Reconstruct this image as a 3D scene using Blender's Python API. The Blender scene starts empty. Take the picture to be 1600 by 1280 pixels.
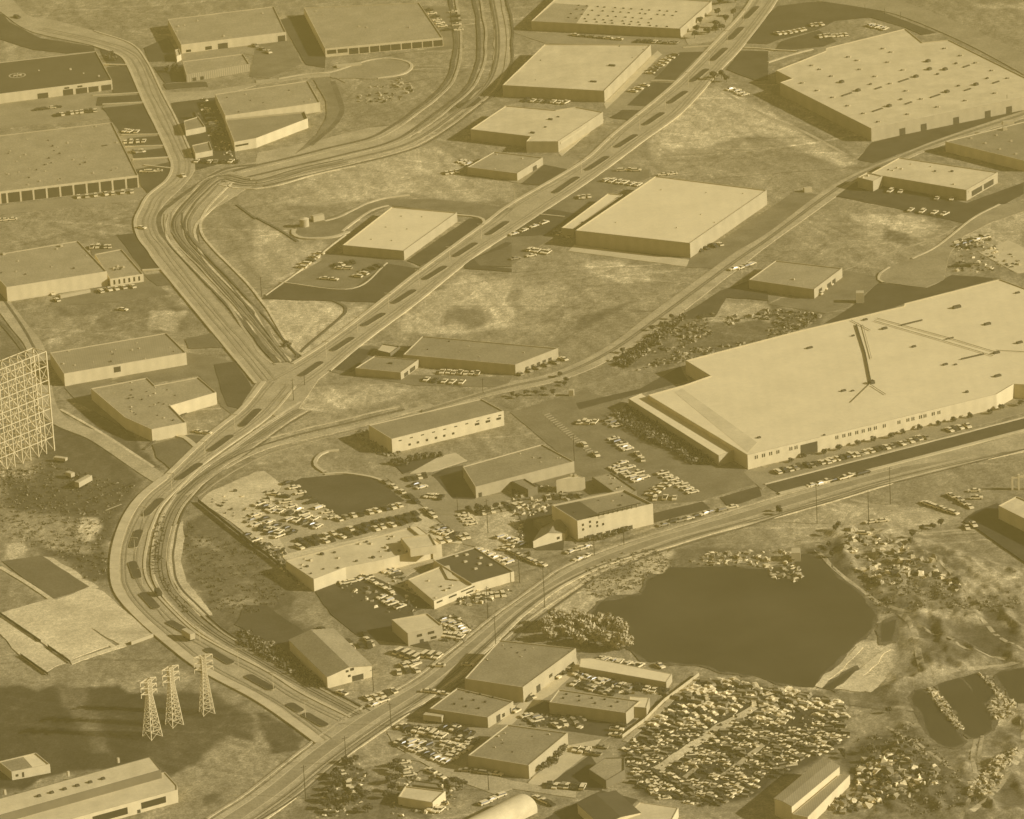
import bpy, math, random
import numpy as np
from mathutils import Vector, Matrix
sc = bpy.context.scene
COL = sc.collection

# ------------------------------------------------------------------ camera, sky, sun, exposure
F_PX, PITCH, ROLL, DIST = 8000.0, math.radians(20.5), math.radians(-3.0), 2500.0
CAM = np.array([0.0, -DIST * math.cos(PITCH), DIST * math.sin(PITCH)])
_right = np.array([1.0, 0, 0]); _up = np.array([0, math.sin(PITCH), math.cos(PITCH)]); _fwd = np.array([0, math.cos(PITCH), -math.sin(PITCH)])
_c, _s = math.cos(ROLL), math.sin(ROLL)
CR = _c * _right + _s * _up
CU = -_s * _right + _c * _up
cam_data = bpy.data.cameras.new('camera')
cam_data.sensor_width = 36.0
cam_data.lens = F_PX / 1600.0 * 36.0
cam_data.clip_start, cam_data.clip_end = 10.0, 60000.0
cam = bpy.data.objects.new('camera', cam_data); COL.objects.link(cam)
cam.matrix_world = Matrix(((CR[0], CU[0], -_fwd[0], CAM[0]), (CR[1], CU[1], -_fwd[1], CAM[1]), (CR[2], CU[2], -_fwd[2], CAM[2]), (0, 0, 0, 1)))
sc.camera = cam

SUN_EL, SUN_AZ = math.radians(25.0), math.atan2(-0.23, 0.97)      # azimuth measured from +X towards +Y
sd = np.array([math.cos(SUN_EL) * math.cos(SUN_AZ), math.cos(SUN_EL) * math.sin(SUN_AZ), math.sin(SUN_EL)])
SUN_POWER, SKY_POWER, EXPOSURE = 5.0, 0.05, 0.37
sun_data = bpy.data.lights.new('sun', 'SUN'); sun_data.energy = SUN_POWER; sun_data.angle = math.radians(0.5)
sun_data.color = (1.0, 0.95, 0.85)
sun = bpy.data.objects.new('sun', sun_data); COL.objects.link(sun)
sun.rotation_euler = Vector(sd).to_track_quat('Z', 'Y').to_euler()
world = bpy.data.worlds.new('World'); sc.world = world; world.use_nodes = True
wn, wl = world.node_tree.nodes, world.node_tree.links
bg = wn['Background']; bg.inputs['Strength'].default_value = SKY_POWER
sky = wn.new('ShaderNodeTexSky'); sky.sky_type = 'NISHITA'; sky.sun_disc = False
sky.sun_elevation = SUN_EL; sky.sun_rotation = math.atan2(sd[0], sd[1]); sky.dust_density = 1.0; sky.altitude = 100
# the print is a sepia-toned monochrome: the sky's light keeps its brightness and loses its blue
bw = wn.new('ShaderNodeRGBToBW'); wl.new(sky.outputs['Color'], bw.inputs['Color'])
tint = wn.new('ShaderNodeVectorMath'); tint.operation = 'MULTIPLY'; tint.inputs[1].default_value = (1.0, 0.95, 0.85)
wl.new(bw.outputs['Val'], tint.inputs[0]); wl.new(tint.outputs['Vector'], bg.inputs['Color'])
sc.view_settings.view_transform = 'Standard'; sc.view_settings.look = 'None'
sc.view_settings.exposure = EXPOSURE; sc.view_settings.gamma = 1.0
sc.cycles.use_denoising = True
sc.cycles.volume_bounces = 0
sc.cycles.max_bounces = 5

# ------------------------------------------------------------------ where things stand
def P(p, h=0.0):
    """The point at height h that stands at place p of the survey picture (1600 x 1280)."""
    x, y = (p[0] - 800.0) / F_PX, (640.0 - p[1]) / F_PX
    d = _fwd + x * CR + y * CU
    t = (h - CAM[2]) / d[2]
    return CAM + t * d
def G(p): return P(p, 0.0)[:2]
def Z(x0, y0, s, pts): return [(x0 + a / s, y0 + b / s) for a, b in pts]
def T(c, r, *pts): return Z(c * 400, r * 320, 4.0, pts)
rnd = random.Random(7)

def value_noise(x, y, seed):
    r = np.random.RandomState(seed); tab = r.rand(256, 256)
    xi, yi = np.floor(x).astype(int), np.floor(y).astype(int)
    fx, fy = x - xi, y - yi
    fx, fy = fx * fx * (3 - 2 * fx), fy * fy * (3 - 2 * fy)
    a, b = tab[xi & 255, yi & 255], tab[(xi + 1) & 255, yi & 255]
    c, d = tab[xi & 255, (yi + 1) & 255], tab[(xi + 1) & 255, (yi + 1) & 255]
    return (a * (1 - fx) + b * fx) * (1 - fy) + (c * (1 - fx) + d * fx) * fy
def fbm(x, y, seed, octaves=4):
    v, amp, tot = 0, 1.0, 0
    for k in range(octaves):
        v = v + amp * value_noise(x * 2 ** k + 17.3 * k, y * 2 ** k + 5.1 * k, seed + k); tot += amp; amp *= .55
    return v / tot
def inside(poly, x, y):
    res = np.zeros(np.shape(x), bool); n = len(poly)
    for i in range(n):
        (x0, y0), (x1, y1) = poly[i], poly[(i + 1) % n]
        if y0 == y1: continue
        c = ((y0 > y) != (y1 > y)) & (x < (x1 - x0) * (y - y0) / (y1 - y0) + x0)
        res ^= c
    return res
def inside1(poly, x, y):
    c = False; x1, y1 = poly[-1]
    for x0, y0 in poly:
        if (y0 > y) != (y1 > y) and x < (x1 - x0) * (y - y0) / (y1 - y0) + x0: c = not c
        x1, y1 = x0, y0
    return c
def edge_dist(poly, x, y):
    d = np.full(np.shape(x), 1e9); n = len(poly)
    for i in range(n):
        (x0, y0), (x1, y1) = poly[i], poly[(i + 1) % n]
        dx, dy = x1 - x0, y1 - y0; L = dx * dx + dy * dy + 1e-9
        t = np.clip(((x - x0) * dx + (y - y0) * dy) / L, 0, 1)
        d = np.minimum(d, np.hypot(x - x0 - t * dx, y - y0 - t * dy))
    return d
def area2(poly): return sum(poly[i][0] * poly[(i + 1) % len(poly)][1] - poly[(i + 1) % len(poly)][0] * poly[i][1] for i in range(len(poly)))
def catmull(pts, step=4.0):
    pts = [np.array(p, float) for i, p in enumerate(pts) if i == 0 or abs(p[0] - pts[i - 1][0]) + abs(p[1] - pts[i - 1][1]) > .05]
    if len(pts) < 3: return pts
    q = [2 * pts[0] - pts[1]] + pts + [2 * pts[-1] - pts[-2]]
    out = []
    for i in range(1, len(q) - 2):
        n = max(2, int(np.linalg.norm(q[i + 1] - q[i]) / step))
        for k in range(n):
            t = k / n
            out.append(.5 * (2 * q[i] + (q[i + 1] - q[i - 1]) * t + (2 * q[i - 1] - 5 * q[i] + 4 * q[i + 1] - q[i + 2]) * t * t + (3 * q[i] - q[i - 1] - 3 * q[i + 1] + q[i + 2]) * t ** 3))
    out.append(pts[-1]); return out
def resample(pts, n):
    pts = np.array(pts); s = np.r_[0, np.cumsum(np.hypot(*np.diff(pts, axis=0).T))]
    u = np.linspace(0, s[-1], n)
    return np.c_[np.interp(u, s, pts[:, 0]), np.interp(u, s, pts[:, 1])]

# ------------------------------------------------------------------ materials: every surface of a sepia-toned monochrome print
TONE = (1.0, 0.845, 0.50)
_mats = {}
def mat(name, tone, var=.25, scale=.12, rough=.9, fine=.15, stretch=(1, 1, 1), spec=.2, attr=False, stripes=None, metal=0.0, grain=0.0):
    key = name
    if key in _mats: return _mats[key]
    m = bpy.data.materials.new(name); m.use_nodes = True; nt = m.node_tree; N, L = nt.nodes, nt.links
    b = N['Principled BSDF']; b.inputs['Roughness'].default_value = rough; b.inputs['Specular IOR Level'].default_value = spec
    b.inputs['Metallic'].default_value = metal
    tc = N.new('ShaderNodeTexCoord'); mp = N.new('ShaderNodeMapping'); mp.inputs['Scale'].default_value = stretch
    L.new(tc.outputs['Object'], mp.inputs['Vector'])
    def noise(sc_, det, lo, hi):
        n = N.new('ShaderNodeTexNoise'); n.inputs['Scale'].default_value = sc_; n.inputs['Detail'].default_value = det; n.inputs['Roughness'].default_value = .62
        L.new(mp.outputs['Vector'], n.inputs['Vector'])
        r = N.new('ShaderNodeMapRange'); r.inputs['From Min'].default_value = .3; r.inputs['From Max'].default_value = .7
        r.inputs['To Min'].default_value = lo; r.inputs['To Max'].default_value = hi; L.new(n.outputs['Fac'], r.inputs['Value']); return r.outputs['Result']
    def mul(a, c):
        k = N.new('ShaderNodeMath'); k.operation = 'MULTIPLY'
        for i, v in enumerate((a, c)):
            if hasattr(v, 'links'): L.new(v, k.inputs[i])
            else: k.inputs[i].default_value = v
        return k.outputs[0]
    v = mul(noise(scale, 5, 1 - var, 1 + var), noise(scale * 9, 3, 1 - fine, 1 + fine))
    if grain: v = mul(v, noise(1.3, 2, 1 - grain, 1 + grain))
    if stripes:
        w = N.new('ShaderNodeTexWave'); w.bands_direction = stripes[2] if len(stripes) > 2 else 'X'
        w.inputs['Scale'].default_value = stripes[0]; w.inputs['Distortion'].default_value = .3
        L.new(tc.outputs['Object'], w.inputs['Vector'])
        r = N.new('ShaderNodeMapRange'); r.inputs['To Min'].default_value = 1 - stripes[1]; r.inputs['To Max'].default_value = 1
        L.new(w.outputs['Fac'], r.inputs['Value']); v = mul(v, r.outputs['Result'])
    if attr:
        a = N.new('ShaderNodeAttribute'); a.attribute_name = 'tone'; v = mul(v, a.outputs['Fac'])
    else: v = mul(v, tone)
    vm = N.new('ShaderNodeVectorMath'); vm.operation = 'MULTIPLY'; vm.inputs[1].default_value = TONE
    L.new(v, vm.inputs[0]); L.new(vm.outputs['Vector'], b.inputs['Base Color'])
    _mats[key] = m; return m
M = dict(
    ground=mat('dry_ground', 1, .10, .05, .95, .30, attr=True, grain=0.42),
    asphalt=mat('worn_asphalt', .29, .22, .06, .9, .12, grain=0.22), road=mat('pale_road', .40, .2, .09, .9, .12, grain=0.22),
    lot=mat('parking_asphalt', .19, .28, .08, .9, .12, grain=0.22), dark_lot_or_shade=mat('dark_asphalt_or_shade', .065, .34, .08, .9, .12),  # the dark tone also stands in for shade beside buildings
    lawn=mat('mown_lawn', .068, .32, .06, .95, .16, grain=0.22), palelawn=mat('thin_lawn', .13, .25, .06, .95, .18, grain=0.22),
    concrete=mat('pale_concrete', .58, .12, .1, .85, .08), kerb=mat('kerb_concrete', .56, .15, .1, .85, .08),
    dirt=mat('pale_dirt', .62, .28, .05, .95, .18, grain=0.22), track=mat('dirt_track', .42, .25, .07, .95, .16, grain=0.22), ballast=mat('track_ballast', .26, .22, .1, .95, .2, grain=0.22),
    ditch=mat('ditch_weeds', .12, .35, .12, .95, .25, grain=0.42), rail=mat('rusty_rail', .10, .1, .2, .6, .05),
    water=mat('pond_water', .042, .5, .02, .3, .04, spec=.35), mark=mat('road_paint', .30, .1, .2, .8, .05),
    white=mat('white_roof', .80, .07, .06, .7, .04, stripes=(.05, .02)), cream=mat('cream_roof', .66, .14, .08, .8, .06, stripes=(.045, .03)), grey=mat('gravel_roof', .34, .17, .10, .9, .10, grain=0.22),
    mid=mat('tar_gravel_roof', .26, .18, .10, .9, .10, grain=0.22), dark=mat('tar_roof', .085, .18, .08, .85, .08), ribbed=mat('ribbed_roof', .34, .15, .08, .8, .08, stripes=(.35, .22)),
    wwall=mat('white_wall', .70, .08, .12, .85, .04, stripes=(.06, .07)), shade_wall=mat('shade_toned_wall', .45, .08, .12, .9, .05, stripes=(.06, .07)), gwall=mat('grey_wall', .17, .1, .1, .85, .05), dwall=mat('dark_wall', .12, .1, .1, .85, .05),  # second wall is the white one darkened, shaded fronts put into its colour
    bwall=mat('banded_wall', .46, .05, .1, .85, .04, stripes=(.25, .45)),
    trim=mat('parapet_trim', .50, .06, .1, .8, .04), glass=mat('window_glass', .035, .1, .3, .3, .05, spec=.5), door=mat('dock_door_paint', .06, .1, .2, .7, .05),
    steel=mat('galvanised_steel', .66, .08, .3, .55, .05), wood=mat('creosoted_wood', .06, .15, .3, .9, .1), unit=mat('rooftop_unit_metal', .50, .1, .3, .7, .05),
    darkunit=mat('dark_vent_metal', .07, .1, .3, .7, .05),
    leaf=mat('leaf_green', .085, .3, .5, .9, .2), paleleaf=mat('silvery_leaf', .46, .3, .5, .9, .2), dry=mat('pale_leaf', .26, .3, .5, .9, .2), trunk=mat('bark', .08, .2, .5, .95, .2),
    scrap=mat('scrap_metal', .42, .5, .25, .7, .3), rubble=mat('rubble', .30, .5, .2, .95, .3),
    cl=mat('light_car_paint', .84, .08, .3, .35, .02, spec=.5), cm=mat('mid_car_paint', .33, .08, .3, .35, .02, spec=.5), cd=mat('dark_car_paint', .05, .08, .3, .35, .02, spec=.5),
    tyre=mat('tyre_rubber', .03, .1, .5, .9, .05),
    wl=mat('faded_light_paint', .80, .35, .5, .6, .2), wm=mat('rusted_paint', .26, .45, .5, .8, .3), wd=mat('burnt_paint', .07, .4, .5, .8, .3),
)
# ------------------------------------------------------------------ mesh helpers
class MB:
    def __init__(s): s.v, s.f, s.m = [], [], []
    def add(s, vs, fs, mi=0):
        o = len(s.v); s.v += [tuple(map(float, v)) for v in vs]; s.f += [tuple(o + i for i in f) for f in fs]; s.m += [mi] * len(fs)
    def box(s, c, sx, sy, sz, ang=0.0, mi=0, taper=1.0):
        """a box standing on c, turned by ang"""
        ca, sa = math.cos(ang), math.sin(ang); vs = []
        for z, k in ((0, 1.0), (sz, taper)):
            for dx, dy in ((-.5, -.5), (.5, -.5), (.5, .5), (-.5, .5)):
                x, y = dx * sx * k, dy * sy * k; vs.append((c[0] + ca * x - sa * y, c[1] + sa * x + ca * y, c[2] + z))
        s.add(vs, [(3, 2, 1, 0), (4, 5, 6, 7), (0, 1, 5, 4), (1, 2, 6, 5), (2, 3, 7, 6), (3, 0, 4, 7)], mi)
    def bar(s, a, b, w, mi=0):
        a, b = np.array(a, float), np.array(b, float); d = b - a; d /= np.linalg.norm(d) + 1e-9
        u = np.cross(d, (0, 0, 1.0)) if abs(d[2]) < .95 else np.cross(d, (1.0, 0, 0)); u /= np.linalg.norm(u); w2 = np.cross(d, u)
        vs = [p + w * .5 * (i * u + j * w2) for p in (a, b) for i, j in ((-1, -1), (1, -1), (1, 1), (-1, 1))]
        s.add(vs, [(3, 2, 1, 0), (4, 5, 6, 7), (0, 1, 5, 4), (1, 2, 6, 5), (2, 3, 7, 6), (3, 0, 4, 7)], mi)
    def tube(s, a, b, r0, r1, n=7, mi=0):
        a, b = np.array(a, float), np.array(b, float); d = b - a; d /= np.linalg.norm(d) + 1e-9
        u = np.cross(d, (0, 0, 1.0)) if abs(d[2]) < .95 else np.cross(d, (1.0, 0, 0)); u /= np.linalg.norm(u); w2 = np.cross(d, u)
        vs = [p + r * (math.cos(t) * u + math.sin(t) * w2) for p, r in ((a, r0), (b, r1)) for t in [2 * math.pi * k / n for k in range(n)]]
        s.add(vs, [(i, (i + 1) % n, n + (i + 1) % n, n + i) for i in range(n)] + [tuple(range(n))[::-1], tuple(range(n, 2 * n))], mi)
    def mesh(s, name, mats):
        me = bpy.data.meshes.new(name); me.from_pydata(s.v, [], s.f)
        for m in (mats if isinstance(mats, (list, tuple)) else [mats]): me.materials.append(m)
        if any(s.m): me.polygons.foreach_set('material_index', s.m)
        me.update(); return me
    def build(s, name, mats, parent=None, loc=(0, 0, 0)):
        o = bpy.data.objects.new(name, s.mesh(name, mats)); COL.objects.link(o)
        if parent is not None: o.parent = parent
        else: o.location = loc
        return o
def tag(o, label=None, cat=None, group=None, kind=None):
    if label: o['label'] = label
    if cat: o['category'] = cat
    if group: o['group'] = group
    if kind: o['kind'] = kind
    return o
def empty(name, loc, label, cat, group=None, rz=0.0):
    o = bpy.data.objects.new(name, None); COL.objects.link(o); o.location = loc; o.rotation_euler = (0, 0, rz); o.empty_display_size = 1
    return tag(o, label, cat, group)

# ------------------------------------------------------------------ the ground and what is laid on it
SHEETS = []          # (polygon, z), in the order laid
def soil(x, y):
    j, i = min(max(x - XL, 0), len(xs) - 2), min(max((y - YL) / 1.6, 0), len(ys) - 2)
    return float(ZG[int(round(i)), int(round(j))])
def level(x, y):
    z = soil(x, y)
    for poly, h, bb in SHEETS:
        if bb[0] <= x <= bb[2] and bb[1] <= y <= bb[3] and inside1(poly, x, y): z = max(z, h)
    return z
_zc = [0]
def _reg(poly, z):
    xs, ys = [p[0] for p in poly], [p[1] for p in poly]; SHEETS.append((poly, z, (min(xs), min(ys), max(xs), max(ys))))
def next_z(): _zc[0] += 1; return .02 + .0014 * _zc[0]
def sheet(name, pts, m, ragged=0.3, smooth=False, kind='structure', label=None, grow=0, seed=1):
    """a flat area laid on the ground; ragged = metres its outline wanders"""
    w = [G(p) for p in pts]
    if smooth: w = [tuple(p) for p in catmull(w + [w[0]], 3.0)[:-1]]
    if grow: w = inset(w if area2(w) > 0 else w[::-1], -grow)
    if ragged:
        out = []; n = len(w)
        for i in range(n):
            a, b = np.array(w[i]), np.array(w[(i + 1) % n]); k = max(1, int(np.linalg.norm(b - a) / 2.5))
            out += [a + (b - a) * j / k for j in range(k)]
        w = []
        for p in out:
            w.append((p[0] + ragged * 2 * (fbm(p[0] / 7 + 40, p[1] / 9 + 40, seed, 3) - .5), p[1] + ragged * 4 * (fbm(p[0] / 7 + 80, p[1] / 9 + 70, seed + 9, 3) - .5)))
    if area2(w) < 0: w = w[::-1]
    z = next_z(); mb = MB(); n = len(w)
    vs = [(x, y, z) for x, y in w] + [(x, y, -.3) for x, y in w]
    mb.add(vs, [tuple(range(n))] + [(i + n, (i + 1) % n + n, (i + 1) % n, i) for i in range(n)])
    _reg([tuple(p) for p in w], z)
    o = mb.build(name, m); o['kind'] = kind
    if label: o['label'] = label
    return o
def strip_world(name, A, B, m, raise_=0.0, n=None, reg=True):
    n = n or max(4, int(max(sum(np.hypot(*np.diff(np.array(A), axis=0).T)), 1) / 4))
    A, B = resample(A, n), resample(B, n); z = next_z() + raise_; mb = MB()
    vs = [(p[0], p[1], z) for p in A] + [(p[0], p[1], z) for p in B] + [(p[0], p[1], -.2) for p in A] + [(p[0], p[1], -.2) for p in B]
    q0 = (A[1] - A[0]); q1 = (B[0] - A[0]); ccw = q0[0] * q1[1] - q0[1] * q1[0] > 0
    fs = []
    for i in range(n - 1):
        for f in ((i, i + 1, n + i + 1, n + i), (2 * n + i, 2 * n + i + 1, i + 1, i), (n + i, n + i + 1, 3 * n + i + 1, 3 * n + i)): fs.append(f if ccw else f[::-1])
    mb.add(vs, fs)
    if reg: _reg([tuple(p) for p in A] + [tuple(p) for p in B[::-1]], z)
    o = mb.build(name, m); o['kind'] = 'structure'; return o
def road(name, left, right, m): return strip_world(name, catmull([G(p) for p in left]), catmull([G(p) for p in right]), m)
def band(name, pts, width, m, raise_=0.0, smooth=True, reg=True):
    c = np.array(catmull([G(p) for p in pts]) if smooth else [G(p) for p in pts]); t = np.gradient(c, axis=0); t /= np.linalg.norm(t, axis=1)[:, None] + 1e-9
    nrm = np.c_[-t[:, 1], t[:, 0]] * width / 2
    return strip_world(name, c + nrm, c - nrm, m, raise_, reg=reg)

# ------------------------------------------------------------------ buildings
def inset(poly, d):
    n = len(poly); out = []
    for i in range(n):
        p0, p1, p2 = (np.array(poly[j % n]) for j in (i - 1, i, i + 1))
        a, b = p1 - p0, p2 - p1; a = a / np.linalg.norm(a); b = b / np.linalg.norm(b)
        na, nb = np.array((-a[1], a[0])), np.array((-b[1], b[0])); k = 1 + na @ nb
        out.append(tuple(p1 + d * (na + nb) / max(k, .35)))
    return out
def building(label, pts, h, roof='grey', wall='wwall', feats=(), vents=(), scatter=None, cat='warehouse', name=None, par=.45, base=0.0, walls=None, roofpatch=(), group=None):
    """pts: roof outline corners in order; feats: (edge, x0, x1, z0, z1, kind) measured along a wall; vents: (x, y, sx, sy, sz, kind)"""
    name = name or cat.replace(' ', '_')
    W = [tuple(P(p, h)[:2]) for p in pts]; n = len(W); src = list(pts)
    if area2(W) < 0: order = list(range(n))[::-1]
    else: order = list(range(n))
    w = [W[i] for i in order]
    cx, cy = np.mean([p[0] for p in w]), np.mean([p[1] for p in w])
    r = empty(name, (cx, cy, base), label, cat, group); L = [(x - cx, y - cy) for x, y in w]; H = h - base
    ins = inset(L, .35); mb = MB()
    vs = [(x, y, -.3) for x, y in L] + [(x, y, H) for x, y in L] + [(x, y, H) for x, y in ins] + [(x, y, H - par) for x, y in ins]
    keys = [wall]
    for i in range(n):
        j = (i + 1) % n; a, b = order[i], order[j]; e = min(a, b) if abs(a - b) == 1 else n - 1
        wm = wall
        if wm not in keys: keys.append(wm)
        mb.add([vs[i], vs[j], vs[n + j], vs[n + i]], [(0, 1, 2, 3)], keys.index(wm))
    keys.append('trim' if wall != 'gwall' else 'gwall')
    for i in range(n):
        j = (i + 1) % n
        mb.add([vs[n + i], vs[n + j], vs[2 * n + j], vs[2 * n + i]], [(0, 1, 2, 3)], len(keys) - 1)
        mb.add([vs[2 * n + i], vs[2 * n + j], vs[3 * n + j], vs[3 * n + i]], [(0, 1, 2, 3)], len(keys) - 1)
    mb.build('wall', [M[k] for k in keys], r)
    rb = MB(); rb.add([(x, y, H - par) for x, y in ins], [tuple(range(n))]); roof_o = rb.build('roof', M[roof], r)
    for pp, mm in roofpatch:
        q = MB(); ww = [P(p, h)[:2] for p in pp]
        if area2(ww) < 0: ww = ww[::-1]
        zz = H - par + .05
        q.add([(x - cx, y - cy, zz) for x, y in ww] + [(x - cx, y - cy, H - par - .2) for x, y in ww], [tuple(range(len(ww)))] + [(i + len(ww), (i + 1) % len(ww) + len(ww), (i + 1) % len(ww), i) for i in range(len(ww))]); q.build('roof_patch', M[mm], roof_o)
    for f in feats:
        e, x0, x1, z0, z1, kind = f[:6]
        pa, pb = src[e], src[(e + 1) % n]; A, B = np.array(W[e]), np.array(W[(e + 1) % n])
        u0, u1 = (x0 - pa[0]) / (pb[0] - pa[0]), (x1 - pa[0]) / (pb[0] - pa[0])
        a, b = A + (B - A) * u0, A + (B - A) * u1; c = (a + b) / 2; wd = np.linalg.norm(b - a); ang = math.atan2(b[1] - a[1], b[0] - a[0])
        mm = {'window': 'glass', 'dock_door': 'door', 'door': 'door', 'canopy': 'trim', 'pilaster': 'trim', 'sign_board': 'trim', 'opening': 'door', 'loading_bay': 'door', 'lintel': 'trim'}[kind]
        dep = {'canopy': 5.0, 'pilaster': .5, 'lintel': .6}.get(kind, .16)
        q = MB(); q.box((c[0] - cx, c[1] - cy, z0), wd, dep, z1 - z0, ang); q.build(kind, M[mm], r)
    for v in vents:
        x, y, sx, sy, sz, kind = v[:6]; ang = v[6] if len(v) > 6 else math.atan2(L[1][1] - L[0][1], L[1][0] - L[0][0])
        p = P((x, y), h); q = MB(); q.box((p[0] - cx, p[1] - cy, H - par - .02), sx, sy, sz, ang, taper=.9)
        q.build({'d': 'skylight', 'u': 'roof_unit', 'w': 'roof_vent', 'p': 'roof_duct'}[kind], M[{'d': 'darkunit', 'u': 'unit', 'w': 'trim', 'p': 'darkunit'}[kind]], roof_o)
    if scatter:
        k, kinds, smin, smax, seed = scatter; rr = random.Random(seed); bx = [min(p[0] for p in ins), max(p[0] for p in ins), min(p[1] for p in ins), max(p[1] for p in ins)]
        tight = inset(L, 1.5); c = 0; tries = 0
        ang = math.atan2(L[1][1] - L[0][1], L[1][0] - L[0][0])
        while c < k and tries < 4000:
            tries += 1; x, y = rr.uniform(bx[0], bx[1]), rr.uniform(bx[2], bx[3])
            if not inside1(tight, x, y): continue
            kd = rr.choice(kinds); s_ = rr.uniform(smin, smax); q = MB(); q.box((x, y, H - par - .02), s_, s_ * rr.uniform(.7, 1.3), s_ * .7, ang, taper=.9)
            q.build('roof_vent' if kd != 'd' else 'skylight', M[{'d': 'darkunit', 'u': 'unit', 'w': 'trim'}[kd]], roof_o); c += 1
    return r
def gable(label, fl, fr, bl, h, rise, roof='grey', wall='wwall', cat='shed', feats=(), name=None, over=.3, group=None, roof2=None):
    """fl, fr: eave corners of the end that shows; bl: the eave corner behind fl"""
    name = name or cat.replace(' ', '_')
    a, b, c = (np.array(P(p, h)[:2]) for p in (fl, fr, bl)); d = b + c - a; o = (a + b + c + d) / 4
    r = empty(name, (o[0], o[1], 0), label, cat, group); A, B, C, D = a - o, b - o, c - o, d - o; mf, mk = (A + B) / 2, (C + D) / 2
    V = [(*A, -.2), (*B, -.2), (*D, -.2), (*C, -.2), (*A, h), (*B, h), (*D, h), (*C, h), (*mf, h + rise), (*mk, h + rise)]
    mb = MB(); mb.add(V, [(0, 1, 5, 8, 4), (1, 2, 6, 5), (2, 3, 7, 9, 6), (3, 0, 4, 7)]); mb.build('wall', M[wall], r)
    ax = (C - A) / np.linalg.norm(C - A) * over
    for s_, (p, q, mm) in enumerate(((A, C, roof), (B, D, roof2 or roof))):
        e = (p - mf); e = e / np.linalg.norm(e) * over; dz = rise * over / np.linalg.norm(p - mf)
        t = [(*(p + e - ax), h - dz), (*(mf - ax), h + rise), (*(mk + ax), h + rise), (*(q + e + ax), h - dz)]
        q_ = MB(); q_.add([(x, y, z + .15) for x, y, z in t] + [(x, y, z + .02) for x, y, z in t], [(0, 1, 2, 3), (7, 6, 5, 4), (0, 4, 5, 1), (1, 5, 6, 2), (2, 6, 7, 3), (3, 7, 4, 0)]); q_.build('roof_slope', M[mm], r)
    for u0, u1, z0, z1, kind in feats:
        p0, p1 = A + (B - A) * u0, A + (B - A) * u1; cc = (p0 + p1) / 2; q = MB()
        q.box((cc[0], cc[1], z0), np.linalg.norm(p1 - p0), .16, z1 - z0, math.atan2(*(p1 - p0)[::-1])); q.build(kind, M['glass' if kind == 'window' else 'door'], r)
    return r
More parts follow.
